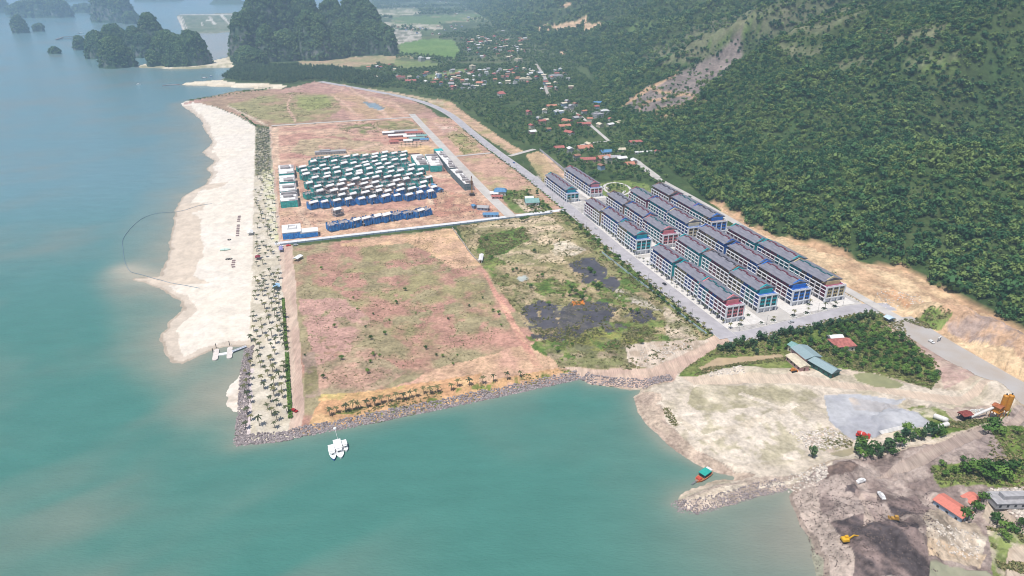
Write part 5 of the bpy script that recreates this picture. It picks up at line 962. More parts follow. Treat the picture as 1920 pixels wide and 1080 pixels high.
P, S = tz([(900, [(480,183),(560,172),(640,185),(640,205),(560,222),(500,230),(440,205)], .5, 1.3, 30), (300, [(835,252),(870,250),(905,285),(870,290)], .45, 1.1), (350, [(925,355),(985,358),(1030,385),(1035,398),(990,400)], .3, 1.5), (420, [(820,225),(850,224),(1070,392),(1050,398),(900,290)], .55, .9), (300, [(625,232),(690,228),(790,235),(720,250),(650,250)], .5, 1.2)])
scatter('plot_scrub', P, scrub_src, S, 'scattered shrubs over the bare building plots')
# ================================================================ SINGLE TREES
tm = [crown_mesh('tree_crown', LEAF_P, 190, 2.7 + .3 * (i % 3), 2.0 + .35 * (i % 2), 3.4 + .4 * (i % 3), .95, 400 + i, lobes=5 + i % 3) for i in range(5)]
tmc = [crown_mesh('tree_crown', LEAF_C, 170, 1.7 + .2 * (i % 2), 3.2, 4.0, .9, 420 + i, lobes=6) for i in range(3)]
TKM = [(lambda M: (M.cyl((0, 0, -.3), (0, 0, 2.6), .24, .15, 7), M.bar((0, 0, 2.2), (1.1, .4, 3.8), .14), M.bar((0, 0, 2.3), (-.9, .6, 3.9), .14), M.bar((0, 0, 2.4), (.1, -1.0, 3.9), .13), M.mesh('tree_trunk', BARK))[-1])(MB()) for _ in range(1)]
def tree(x, y, label, group=None, sc=1.0, kind='round', name=None, world=False):
    X, Y = (x, y) if world else G(x, y); me = rng.choice(tm if kind == 'round' else tmc); r = thing(name or ('broadleaf_tree' if kind == 'round' else 'casuarina_tree'), label, 'tree', (X, Y, gz(X, Y)), rng.uniform(0, 6.28), group)
    s = sc * rng.uniform(.85, 1.15); r.scale = (s, s, s * rng.uniform(.9, 1.15)); link('trunk', TKM[0], r); link('crown', me, r); return r
for X, Y in spaced(inpoly(900, [(1500,650),(1560,625),(1640,612),(1700,640),(1745,690),(1765,702),(1742,722),(1680,700),(1600,690),(1560,668)]), 4.2)[:135]:
    if abs(PROJ(X, Y, LZ)[0] - 1578) < 16 and abs(PROJ(X, Y, LZ)[1] - 645) < 12: continue
    tree(X, Y, 'bushy green tree in the plantation between the sheds and the new road', 'plantation trees', .82, world=True)
for i in range(62):
    u = i / 61; x = 1345 + u * 290; y = 659 - u * 62 + rng.uniform(-5, 7); tree(x, y, 'dark slim tree in the belt along the short south road', 'tree belt south of the shops', .78 + .25 * rng.random(), 'slim')
for X, Y in spaced(inpoly(200, [(1390,660),(1480,640),(1560,615),(1640,605),(1600,630),(1480,658),(1400,668)]), 5)[:34]: tree(X, Y, 'mixed green tree between the tree belt and the brown pond', 'trees by the brown pond', .75, rng.choice(['round', 'slim']), world=True)
for x, y in [(1605,850),(1612,858),(1622,848),(1630,860),(1640,853),(1648,862),(1658,854),(1664,846),(1672,858),(1684,850),(1690,838),(1698,832),(1704,842),(1712,836),(1722,842),(1730,834),(1742,836),(1752,832),(1614,838),(1676,840),(1523,858),(1735,826)]:
    tree(x, y, 'dark green tree in the clump beside the grey yard', 'clump of trees beside the grey yard', 1.15, 'slim' if rng.random() < .5 else 'round')
for x, y, sc in [(1845,832,1.2),(1858,826,1.5),(1868,836,1.2),(1850,822,1.2),(1900,832,.8)]: tree(x, y, 'big dark tree at the edge of the grey spoil heap', 'big trees by the spoil heap', sc)
for x, y, sc in [(1812,978,1.3),(1826,965,1.1),(1838,955,.9),(1868,985,1.0),(1880,995,1.0),(1892,1000,1.0),(1905,1003,.9),(1876,1010,.7),(1885,1018,.7),(1912,990,.9)]: tree(x, y, 'leafy tree beside the red-roofed sheds at the lower right', 'trees by the red-roofed sheds', sc)
for x, y, sc in [(1800,905,1),(1815,910,1.1),(1830,900,1),(1845,905,1.3),(1858,915,1.2),(1870,905,1.3),(1880,920,1.2),(1780,905,.8),(1765,910,.8),(1890,905,1.4),(1850,925,1.2),(1835,920,1.1),(1760,890,.7),(1795,885,.7)]: tree(x, y, 'tree in the grove between the spoil heap and the red-roofed sheds', 'grove below the spoil heap', sc)
for x, y, sc in [(1068,556,1.1),(1078,552,1.2),(1088,556,1.1),(1095,548,1.0),(1072,545,.9),(1118,545,1.1),(1125,540,1.1),(1092,562,.9),(1112,535,.8),(1056,558,.7),(1028,573,.9),(1003,475,1.0),(996,540,.8),(1018,520,.8),(1106,512,1.0),(1114,517,.9),(1195,588,.9),(1182,585,.8),(1170,580,.9),(1202,645,.9),(1046,660,.9),(961,510,.7),(968,507,.7),(1008,520,.6),(901,457,.9),(911,452,.9),(922,485,.8),(978,418,1.1),(990,412,1.0),(985,415,.9),(1072,650,.7),(1104,508,.7)]:
    tree(x, y, 'dark green bush tree standing in the wetland', 'bush trees in the wetland', sc * .8)
for x, y in [(627,615),(686,614),(722,628),(670,582),(730,602),(663,560),(694,637),(700,667),(712,668),(572,668),(640,675),(695,680),(798,655),(830,670),(858,668),(818,668),(850,685),(690,700),(606,710),(604,505),(700,590),(743,570),(760,545),(905,560),(880,575),(840,600),(925,585),(935,590),(940,612),(780,590)]:
    tree(x, y, 'small round shrub alone on the empty red field', 'shrubs on the red field', rng.uniform(.3, .55), name='shrub')
for X, Y, a in along('main', 10.5, 20, 300, 5.5): tree(X + rng.uniform(-5, 1), Y, 'leafy shrub tree along the wetland side of the main road', 'verge trees on the wetland side', rng.uniform(.45, .85), world=True)
for X, Y, a in along('main', 9.2, 300, 760, 8): tree(X, Y, 'small street tree on the left verge of the far main road', 'verge trees on the far main road', rng.uniform(.45, .6), world=True)
for X, Y, a in along('main', -9.2, 330, 480, 9): palm(X, Y, 'palm on the right verge beyond the shop rows', 'palms on the far right verge', .8)
tree(1558, 527, 'lone dark conifer behind the rear shop row', None, 1.5, 'slim'); tree(1290, 392, 'dark pointed conifer at the edge of the hill forest', None, 2.0, 'slim')
for X, Y in spaced(inpoly(160, [(985,385),(1010,375),(1035,392),(1035,398),(990,398)]), 4.5)[:14] + spaced(inpoly(160, [(948,362),(1000,358),(1015,368),(985,372),(950,378)]), 4.5)[:14]: tree(X, Y, 'garden tree around the pale green roof in the plot beside the inner road', 'garden trees in the corner plot', .7, world=True)
for X, Y in spaced(inpoly(100, [(1120,345),(1205,342),(1215,360),(1140,368)]), 6)[:22]: palm(X, Y, 'palm in the little park behind the shop rows', 'park palms', .85)
for X, Y in spaced(inpoly(100, [(1140,350),(1170,347),(1172,358),(1142,360)]), 4)[:10]: tree(X, Y, 'round tree in the middle of the park ring path', 'trees inside the park ring', .6, world=True)
for i in range(20): u = i / 19; tree(376 + u * 130, 187 - u * 19 + rng.uniform(-1, .5), 'small dark shrub on the northern shore bank', 'shrubs on the northern bank', rng.uniform(.5, .9), name='shrub')
for i in range(12): u = i / 11; tree(455 + u * 25, 218 + u * 20, 'dark shrub at the head of the beach', 'shrubs at the head of the beach', rng.uniform(.5, .9), name='shrub')
# ================================================================ FENCES AND HEDGES
def fence(pts, h, gap, label, pm, postm, name='fence', th=.12, pw=.22, cat='fence'):
    P = [Vector((*G(*p), LZ - .1)) for p in pts]; r = thing(name, label, cat, tuple(P[0])); k = 0; o = P[0]
    for i in range(len(P) - 1):
        a, b = P[i] - o, P[i + 1] - o; L = (b - a).length; n = max(1, round(L / gap)); u = (b - a) / n; d = u.normalized(); pan = MB()
        for j in range(n):
            q = a + u * j + d * pw * .5; e = a + u * (j + 1) - d * pw * .5; pan.bar(q + Vector((0, 0, h / 2 + .05)), e + Vector((0, 0, h / 2 + .05)), th, h)
            if k < 90: MB().box(-pw / 2, pw / 2, -pw / 2, pw / 2, 0, h + .35).build('post', postm, r, tuple(a + u * j)); k += 1
        pan.build('panel', pm, r)
    return r
HOARD = mat('hoarding_sheet', (.70, .74, .80), .6, .06, .2); TURQF = mat('pale_blue_sheet', (.45, .56, .60), .6, .1, .3)
fence([(526,460),(620,449),(700,440),(850,423),(955,410),(1036,401)], 1.7, 7.5, 'long blue-grey sheet hoarding along the white road south of the building site', mat('hoarding_blue', (.30, .38, .47), .6, .1, .2), mat('hoarding_post', (.16, .18, .22), .7, .1, 1), 'hoarding', .15, .3)
fence([(1012,282),(1040,305),(1078,337)], 3.0, 6, 'grey panelled boundary wall with posts between the bare plot and the village woods', mat('wall_panel', (.50, .50, .54), .8, .1, .4), mat('wall_post', (.25, .25, .27), .8, .1, 1), 'boundary_wall', .2, .5, 'wall')
fence([(1128,474),(1180,515),(1240,560),(1290,602),(1325,628)], 1.9, 6, 'low pale blue sheet fence between the wetland and the main road verge', TURQF, STEEL)
fence([(848,428),(868,455),(884,478),(898,492)], 1.2, 6, 'low grey wall between the red field and the wetland', mat('low_wall', (.42, .38, .36), .85, .15, .5), mat('low_wall_post', (.3, .28, .27), .85, .15, .5), 'low_wall', .5, .6, 'wall')
def hedge(pts, w_, h, label, n):
    P = [Vector((*G(*p), 0)) for p in pts]; M = MB(); o = P[0]; r = random.Random(n)
    Ls = [(P[i + 1] - P[i]).length for i in range(len(P) - 1)]; T = sum(Ls)
    for k in range(n):
        d = r.uniform(0, T); i = 0
        while d > Ls[i] and i < len(Ls) - 1: d -= Ls[i]; i += 1
        u = (P[i + 1] - P[i]).normalized(); q = P[i] + u * d - o + Vector((-u.y, u.x, 0)) * r.uniform(-w_ / 2, w_ / 2) + Vector((0, 0, r.uniform(.1, h)))
        a = Vector((r.uniform(-1, 1), r.uniform(-1, 1), r.uniform(-.6, .6))).normalized() * .5; b = a.cross(Vector((r.uniform(-.4, .4), r.uniform(-.4, .4), 1))).normalized() * .4
        M.add([q + a, q + b, q - a, q - b], [(0, 1, 2, 3)])
    h_ = M.build('hedge', HEDGE, None, (o.x, o.y, LZ - .1)); tag(h_, label, 'hedge'); return h_
HEDGE = leaf_mat('hedge_leaf', (.09, .17, .03), (.14, .23, .045), (.2, .28, .07), .3, .3)
hedge([(531,560),(536,640),(538,657)], 2.0, 1.2, 'bright green clipped hedge beside the dirt road, upper stretch', 1500)
hedge([(538,662),(541,720),(545,785)], 2.4, 1.3, 'bright green clipped hedge beside the dirt road, lower stretch to the breakwater', 1500)
# ================================================================ ROCKS
ROCK = mat('revetment_rock', (.27, .215, .215), .95, .45, .35, c2=(.47, .42, .42), rnd=.35, coord='Generated'); PROCK = mat('pale_rock', (.58, .52, .46), .95, .3, .4, rnd=.35)
def rock(seed, m):
    r = random.Random(seed); import bmesh; b = bmesh.new(); bmesh.ops.create_icosphere(b, subdivisions=1, radius=1)
    for v in b.verts: v.co = Vector((v.co.x, v.co.y * r.uniform(.8, 1), v.co.z * .7)) * r.uniform(.7, 1.2)
    me = bpy.data.meshes.new('rock'); b.to_mesh(me); b.free(); me.materials.append(m); return me
rock_src = source_collection('rock', [rock(i, ROCK) for i in range(5)]); prock_src = source_collection('pale_rock', [rock(i + 9, PROCK) for i in range(5)])
def bank(pts, n, w0, w1, sc, zt=2.6):
    P = [G(*p, 1.0) for p in pts]; L = np.array([math.hypot(P[i + 1][0] - P[i][0], P[i + 1][1] - P[i][1]) for i in range(len(P) - 1)]); out = []
    for k in range(n):
        i = nr.choice(len(L), p=L / L.sum()); u = nr.rand(); dx, dy = (P[i + 1][0] - P[i][0]) / L[i], (P[i + 1][1] - P[i][1]) / L[i]; o = nr.uniform(w0, w1)
        X, Y = P[i][0] + dx * L[i] * u - dy * o, P[i][1] + dy * L[i] * u + dx * o; out.append((X, Y, max(gz(X, Y), -.3) + .1))
    return np.array(out), nr.uniform(.55, 1.25, n) * sc
B_ = [bank([(443,832),(520,825),(560,816),(700,789),(900,748),(1090,707)], 3400, -1, 6.5, .85), bank([(463,650),(455,690),(450,770),(443,832)], 1500, -1.5, 5, .75), bank([(1090,707),(1105,716),(1150,721),(1210,726),(1262,716)], 800, -1, 6, .7), bank([(1258,941),(1275,956),(1310,959),(1360,946),(1420,927),(1480,916)], 1100, -1, 6.5, .5)]
scatter('rock_revetment', np.concatenate([x[0] for x in B_]), rock_src, np.concatenate([x[1] for x in B_]), 'grey-pink boulders of the breakwater and sea wall')
def debris(l):
    P = np.concatenate([inpoly(n, p) for n, p, s in l]); S = np.concatenate([nr.uniform(.4, 1.3, n) * s for n, p, s in l]); return np.array([(x, y, gz(x, y)) for x, y in P])[:len(S)], S
P, S = debris([(420, [(1480,812),(1560,803),(1600,828),(1560,845),(1510,838)], .8), (160, [(1525,878),(1545,872),(1550,900),(1530,910)], .7), (520, [(1850,935),(1935,935),(1935,990),(1900,978),(1860,955)], .7), (110, [(1230,655),(1290,640),(1300,655),(1240,672)], .7), (160, [(1330,695),(1390,690),(1395,702),(1330,706)], .7), (160, [(1480,890),(1540,880),(1530,915),(1480,915)], .6), (120, [(1200,650),(1280,640),(1250,680),(1190,690)], .6), (200, [(1745,985),(1830,1000),(1840,1050),(1750,1040)], .6), (160, [(1640,545),(1720,550),(1740,575),(1660,580)], .7)])
scatter('rubble', P, prock_src, S, 'pale broken stone and concrete rubble on the yards')
P, S = debris([(700, [(1488,930),(1600,890),(1640,1060),(1545,1080),(1510,1010)], .35), (700, [(1620,940),(1740,930),(1760,1080),(1600,1080)], .4), (500, [(800,355),(880,362),(940,400),(820,415)], .6), (420, [(560,400),(800,385),(800,412),(580,432)], .5), (420, [(640,242),(760,236),(740,290),(560,300),(530,300),(540,260)], .8), (260, [(526,395),(600,400),(580,430),(530,440)], .5)])
drock_src = source_collection('dark_lump', [rock(i + 30, mat('dark_lump', (.15, .115, .105), .95, .4, .5)) for i in range(3)])
scatter('loose_spoil', P, drock_src, S, 'dark loose lumps on the spoil heaps and building site')
# ================================================================ JETTY, PIER, BOATS, BOOM
DECK = mat('jetty_deck', (.66, .60, .56), .8, .1, .6); BLU = mat('hull_blue', (.03, .12, .40), .4, .1, 1); BWHITE = mat('boat_white', (.80, .80, .80), .35, .04, .5, spec=.5); ORA = mat('hull_orange', (.60, .16, .05), .6, .2, .7); GRN = mat('canopy_green', (.03, .36, .30), .6, .12, .6); DST = mat('dark_metal', (.05, .05, .055), .6, .2, 1)
def at0(x, y): return Vector((*G(x, y, .4), 0))
r = thing('floating_jetty', 'white floating jetty with two cross pontoons and a gangway to the sea wall', 'jetty', tuple(at0(402, 666)) , 0); o = at0(402, 666)
def seg(pa, pb, w_, z0, z1, nm, m, par=r, org=o):
    a, b = at0(*pa) - org, at0(*pb) - org; M = MB(); M.bar(a + Vector((0, 0, (z0 + z1) / 2)), b + Vector((0, 0, (z0 + z1) / 2)), w_, z1 - z0); return M.build(nm, m, par)
seg((403.5,666), (437,661), 3.0, -.2, .7, 'walkway', BWHITE)
def pont(pa, pb):
    a, b = at0(*pa) - o, at0(*pb) - o; d = (b - a); L = d.length; u = d.normalized(); n_ = Vector((-u.y, u.x, 0)); v = []
    out = []
    for t in range(10): th = -math.pi / 2 + math.pi * t / 9; out.append(b - u * 1.8 + u * 1.8 * math.cos(th) + n_ * 1.8 * math.sin(th))
    for t in range(10): th = math.pi / 2 + math.pi * t / 9; out.append(a + u * 1.8 + u * 1.8 * math.cos(th) + n_ * 1.8 * math.sin(th))
    return MB().prism([(q.x, q.y) for q in out], -.35, .85).build('pontoon', DECK, r)
pont((402.8,676), (406.5,655)); pont((430,672.5), (431.5,651)); g = seg((436,660.5), (462,650.5), 2.2, .9, 1.25, 'gangway', mat('gangway_grey', (.52, .55, .62), .6, .1, 1))
for s_ in (-1, 1):
    a, b = at0(436, 660.5) - o, at0(462, 650.5) - o; u = (b - a).normalized(); n_ = Vector((-u.y, u.x, 0)) * 1.1 * s_; MB().bar(a + n_ + Vector((0, 0, 2.0)), b + n_ + Vector((0, 0, 2.0)), .1, .12).build('handrail', STEEL, g)
for x, y in [(405.5,652), (430.5,647), (399.5,661)]:
    p = at0(x, y) - o; MB().cyl(p + Vector((0, 0, -2)), p + Vector((0, 0, 3.8)), .25, .25, 8).build('mooring_pile', DST, r)
def hull(L, w_, h, m, name, parent, bow=.32, z0=-.35, loc=(0, 0, 0), deck=None):
    k = [(-.5, .82), (-.3, 1), (.1, 1), (.5 - bow * .6, .82), (.5 - bow * .2, .42), (.5, .03)]; lo = [(x * L, w_ / 2 * f * .78) for x, f in k]; hi = [(x * L * 1.02, w_ / 2 * f) for x, f in k]
    A = [(x, y) for x, y in lo] + [(x, -y) for x, y in reversed(lo)]; B = [(x, y) for x, y in hi] + [(x, -y) for x, y in reversed(hi)]; n = len(A)
    v = [(x, y, z0) for x, y in A] + [(x, y, h) for x, y in B]; M = MB(); M.add(v, [tuple(range(n - 1, -1, -1))] + [(i, (i + 1) % n, n + (i + 1) % n, n + i) for i in range(n)], 0); M.add(v[n:], [tuple(range(n))], 1)
    return M.build(name, [m, deck or m], parent, loc)
def heading(pa, pb): a, b = at0(*pa), at0(*pb); return math.atan2(b.y - a.y, b.x - a.x)
hd = heading((632,833), (640,861)); DKB = mat('smoked_glass', (.02, .02, .03), .2, .2, 1)
def cruiser(px, L, w_, label, cat='boat'):
    r = thing('tour_boat', label, cat, tuple(at0(*px)), hd); hull(L, w_, 1.1, BWHITE, 'hull', r, .3, -.4); 
    M = MB(); M.prism([(-L * .42, -w_ * .40), (L * .12, -w_ * .40), (L * .22, -w_ * .26), (L * .22, w_ * .26), (L * .12, w_ * .40), (-L * .42, w_ * .40)], 1.102, 2.6, 0, .94); c = M.build('cabin', BWHITE, r)
    M = MB(); M.box(L * .205, L * .225, -w_ * .2, w_ * .2, 1.75, 2.2); M.build('windscreen', DKB, c)
    M = MB(); M.box(-L * .46, L * .10, -w_ * .44, w_ * .44, 2.75, 2.95); M.build('canopy_roof', BWHITE, r)
    for y in (-.42, .42): MB().bar((-L * .46, w_ * y, 1.1), (L * .3, w_ * y, 1.9), .09).build('rail', STEEL, r)
    return r
b2 = cruiser((635.5,844), 15, 4.8, 'largest white tour boat in the middle of the raft of three')
b3 = cruiser((647.3,838.5), 8, 3.0, 'small white tour boat tied on the right of the raft of three')
r = thing('tour_boat', 'white tour boat with a blue hull tied on the left of the raft of three', 'boat', tuple(at0(623.4, 850.5)), hd); hull(12, 3.6, 1.2, BLU, 'hull', r, .36, -.4, deck=BWHITE)
M = MB(); M.prism([(-5, -1.5), (1.5, -1.5), (2.6, -.9), (2.6, .9), (1.5, 1.5), (-5, 1.5)], 1.202, 2.5, 0, .92); c = M.build('cabin', BWHITE, r); MB().box(2.45, 2.6, -.6, .6, 1.7, 2.2).build('windscreen', DKB, c); MB().box(-5.2, .9, -1.6, 1.6, 2.62, 2.8).build('canopy_roof', BWHITE, r)
M = MB(); 
import bmesh
def ball(name, m, rad, parent=None, loc=(0, 0, 0), sub=2):
    b = bmesh.new(); bmesh.ops.create_icosphere(b, subdivisions=sub, radius=rad); me = bpy.data.meshes.new(name); b.to_mesh(me); b.free(); me.materials.append(m); me.polygons.foreach_set('use_smooth', [True] * len(me.polygons)); return link(name, me, parent, loc)
p = at0(628, 803.5); tag(ball('mooring_buoy', BWHITE, 1.1, None, (p.x, p.y, .4)), 'round white mooring buoy close to the breakwater rocks', 'buoy')
a, b = at0(628, 804), at0(636, 834); M = MB(); M.bar(a + Vector((0, 0, .25)), b + Vector((0, 0, .6)), .12); tag(M.build('mooring_rope', BWHITE), 'thin pale mooring rope from the buoy to the tour boats', 'rope')
hd2 = heading((1330,884), (1303,903)); r = thing('dredger_boat', 'small dredging boat with an orange hull and green canopy moored at the spit', 'boat', tuple(at0(1318, 894)), hd2)
h_ = hull(12, 4.6, 1.0, ORA, 'hull', r, .3, -.4, deck=mat('rusty_deck', (.45, .17, .08), .8, .3, .8)); MB().box(-4.3, 1.6, -2.1, 2.1, 3.0, 3.25).build('canopy_roof', GRN, r); MB().box(-5.6, -4.3, -1.6, 1.6, 3.05, 3.35).build('rear_roof', BWHITE, r)
MB().box(-4.2, 1.2, -1.7, 1.7, 1.0, 2.4).build('wheelhouse', mat('dark_teal', (.02, .07, .08), .6, .2, 1), r)
for x in (-4.1, -1.4, 1.4):
    for y in (-1.95, 1.95): MB().cyl((x, y, 1), (x, y, 3.02), .08, .08, 6).build('canopy_post', STEEL, r)
M = MB(); M.bar((3.2, .4, 1.2), (9.5, .2, .6), .25); M.bar((3.2, -.4, 1.2), (9.5, -.2, .6), .25); M.bar((6, .3, .95), (6, -.3, .95), .15); M.build('suction_boom', STEEL, r); MB().box(2.6, 4.6, -1.3, 1.3, 1.0, 1.8).build('engine_block', mat('engine_red', (.5, .08, .05), .6, .2, 1), r)
def small_boat(px, L, w_, m, label, rz, name='small_boat'):
    r = thing(name, label, 'boat', tuple(at0(*px)), rz); hull(L, w_, .8, m, 'hull', r, .4, -.3); MB().box(-L * .3, L * .12, -w_ * .32, w_ * .32, .8, 2.2).build('cabin', BWHITE, r); return r
small_boat((260,158), 11, 4, BWHITE, 'lone small white boat on the bay below the islands', .5); small_boat((153,62), 26, 8, DST, 'dark work boat beside the far pier', .2, 'work_boat'); small_boat((147,63), 12, 4, DST, 'small dark boat left of the work boat', .4)
small_boat((384,146), 16, 7, mat('stilt_brown', (.22, .15, .11), .8, .2, 1), 'brown houseboat moored off the far sand spit', .1, 'houseboat'); small_boat((396,143), 8, 3, BLU, 'blue boat moored off the far sand spit', .6)
r = thing('far_pier', 'long dark pier on piles reaching out from the islands', 'pier', tuple(at0(170, 67))); o = at0(170, 67)
for pa, pb in [((170,67), (116,70.5)), ((118,70.5), (105,75)), ((105,75), (138,73))]: seg(pa, pb, 9, 2.2, 3.4, 'deck', mat('pier_concrete', (.2, .19, .18), .9, .2, .2), r, o)
for i in range(14): p = at0(108 + i * 4.6, 74.6 - i * .55) - o; MB().cyl(p + Vector((0, 0, -2)), p + Vector((0, 0, 2.2)), .8, .8, 6).build('pile', DST, r)
a = [(305,160.5), (318,159.5), (338,158.5)]; M = MB()
for i in range(2): p, q = at0(*a[i]), at0(*a[i + 1]); M.bar(p + Vector((0, 0, .6)), q + Vector((0, 0, .6)), 6, 1.6)
tag(M.build('stone_groyne', ROCK), 'low dark stone groyne at the tip of the far sand spit', 'groyne')
BOOM = mat('boom_float', (.16, .24, .32), .7, .2, .5); pts = [(398,386),(372,389),(353,393),(330,397),(300,399),(282,403),(264,411),(243,430),(230,450),(231,470),(234,490),(242,506),(250,511),(270,516),(305,527),(335,534),(375,543)]
P = smooth_line([(*G(*q, .4), 0) for q in pts], 8); M = MB()
for i in range(len(P) - 1): M.cyl(P[i] + Vector((0, 0, max(.3, gz(P[i].x, P[i].y) + .2))), P[i + 1] + Vector((0, 0, max(.3, gz(P[i + 1].x, P[i + 1].y) + .2))), .18, .18, 6)
tag(M.build('floating_boom', BOOM), 'thin dark floating boom curving round the swimming water off the beach', 'boom')
# ================================================================ BEACH THINGS
LB = mat('lounger_brown', (.28, .20, .20), .8, .2, 2)
def beach_bench(px, py, label, group):
    X, Y = G(px, py, 2.6); r = thing('beach_lounger', label, 'lounger', (X, Y, gz(X, Y)), SA, group); MB().box(-1.5, 1.5, -.4, .4, .35, .5).build('seat', LB, r); M = MB(); M.add([(-1.5, .4, .5), (1.5, .4, .5), (1.5, .75, 1.0), (-1.5, .75, 1.0), (-1.5, .5, .5), (1.5, .5, .5), (1.5, .85, 1.0), (-1.5, .85, 1.0)], [(0, 1, 2, 3), (7, 6, 5, 4), (0, 4, 5, 1), (1, 5, 6, 2), (2, 6, 7, 3), (3, 7, 4, 0)]); M.build('backrest', LB, r)
    for x in (-1.3, 1.3): MB().box(x - .1, x + .1, -.3, .3, 0, .35).build('leg', LB, r)
for x, y in [(449,407),(448.5,410),(448,413),(447.5,416),(447,424),(446.8,427),(446.5,430),(446.2,433),(446,436),(445.7,439),(445.3,443)]: beach_bench(x, y, 'brown beach lounger in the long row on the upper sand', 'loungers on the upper sand')
for x, y in [(438.5,490.5),(438,494),(437,498),(438,502)]: beach_bench(x, y, 'brown beach lounger in the short row on the lower sand', 'loungers on the lower sand')
X, Y = G(423, 469); r = thing('beached_boat', 'pale green pointed inflatable boat lying on the sand', 'boat', (X, Y, gz(X, Y)), SA - .1); hull(9, 4.2, .9, mat('pale_green', (.48, .62, .56), .6, .1, .6), 'hull', r, .5, .02); MB().box(-4, -.8, -1.6, 1.6, .9, 1.1).build('deck_cover', mat('mint_cover', (.55, .70, .64), .6, .1, .6), r)
for x, y, lb in [(430, 450, 'small dark ring-shaped float lying high on the sand'), (426.5, 486.5, 'dark double ring float lying near the loungers')]:
    X, Y = G(x, y); r = thing('ring_float', lb, 'float', (X, Y, gz(X, Y)), .4)
    for k in range(2 if 'double' in lb else 1):
        M = MB(); n = 16
        for i in range(n):
            a0, a1 = 6.283 * i / n, 6.283 * (i + 1) / n; M.cyl((1.5 * math.cos(a0) + k * 2.6, 1.5 * math.sin(a0), .35), (1.5 * math.cos(a1) + k * 2.6, 1.5 * math.sin(a1), .35), .35, .35, 6)
        M.build('ring', DST, r)
PT = mat('kiosk_white', (.72, .72, .70), .7, .08, .5)
def kiosk(x, y, w_, l_, h, m, label, rz=0, cat='shelter', name='beach_shelter'):
    X, Y = G(x, y); r = thing(name, label, cat, (X, Y, gz(X, Y)), SA + rz)
    for sx in (-1, 1):
        for sy in (-1, 1): MB().cyl((sx * (w_ / 2 - .2), sy * (l_ / 2 - .2), -.2), (sx * (w_ / 2 - .2), sy * (l_ / 2 - .2), h), .09, .09, 6).build('post', STEEL, r)
    MB().gable(-w_ / 2, w_ / 2, -l_ / 2, l_ / 2, h, h + w_ * .2, .12, 0, .3).build('roof', m, r); return r
kiosk(470, 439, 5, 9, 2.6, PT, 'white open shelter at the edge of the upper palm strip'); kiosk(484, 486, 4, 5, 2.5, mat('dark_red_cloth', (.25, .04, .06), .8, .2, 1), 'dark red tent among the palms below the hoarding'); kiosk(519, 541, 5, 6, 2.8, mat('sky_cloth', (.35, .55, .75), .7, .1, 1), 'pale blue tent beside the green hedge'); kiosk(559, 487, 5, 9, 2.6, PT, 'white tent on the red field near the dirt road', -.6)
kiosk(1666, 602, 6, 5, 3, mat('pale_blue_roof', (.5, .62, .72), .6, .1, 1), 'small pale blue-roofed kiosk in the greenery beside the new road')
kiosk(527, 470, 3, 10, 2.4, mat('violet_cloth', (.3, .28, .5), .7, .2, 1), 'violet tarpaulin shelter at the corner of the dirt road')
# ================================================================ SHEDS ON THE SPIT AND LOWER RIGHT
def shed(pa, pb, w_, h, roof, wi, label, rise=None, name='shed', hip=0, **kw):  # pa-pb: ground ends of the left long wall
    (xa, ya), (xb, yb) = G(*pa), G(*pb); L = math.hypot(xb - xa, yb - ya); rz = math.atan2(yb - ya, xb - xa) - math.pi / 2; c = Vector(((xa + xb) / 2, (ya + yb) / 2, 0)) + Vector((math.cos(rz), math.sin(rz), 0)) * w_ / 2
    return house(c.x, c.y, w_, L, h, roof, WALLS[wi] if isinstance(wi, int) else wi, rz, label, name, 'shed', rise=rise, z=LZ + .1, hip=hip, **kw)
ROOFS['tile'] = mat('red_tile_roof', (.60, .20, .15), .8, .15, .6, sx=(1, 5, 1))
DGR = mat('dark_green_wall', (.04, .12, .10), .7, .2, .6); SLATE = ROOFS['sheet'] = mat('blue_green_sheet', (.27, .36, .38), .55, .1, .6, sx=(1, 6, 1))
shed((1557,710), (1512,684), 8, 4, 'sheet', DGR, 'long grey-green roofed shed on the pale lot, the one closest to the round pond'); shed((1508,685), (1482,664), 12, 5, 'sheet', WALLS[2], 'wide grey-green roofed shed in the middle of the shed group', rise=1.6); shed((1499,697), (1473,675), 7, 3.4, 'cream', WALLS[2], 'low cream-roofed shed in front of the shed group', rise=1.2); shed((1484,662), (1476,657), 6, 4.6, 'green', 0, 'small green-roofed hut at the back of the shed group')
spec(1577,651,11,14,4,'red',1,1.4,'red-roofed house among the plantation trees',name='plantation_house',hip=3); spec(1565,639,5,9,3.4,'white',3,1.4,'grey-white lean-to beside the red-roofed plantation house',name='lean_to')
shed((1799,983), (1748,949), 8, 4, 'tile', 4, 'long orange-red roofed workshop at the lower right', rise=1.5, name='workshop'); shed((1815,955), (1800,943), 8.5, 4, 'tile', 4, 'short orange-red roofed building behind the long workshop', rise=1.5, name='workshop'); shed((1900,952), (1888,944), 10, 4.5, 'red', 3, 'red roofed building at the right edge above the rubble yard', rise=1.5, name='workshop')
spec(1906,957,8,30,3.2,'grey',3,1.3,'row of grey concrete cells in the rubble yard at the right edge',name='concrete_cells',flat=True)
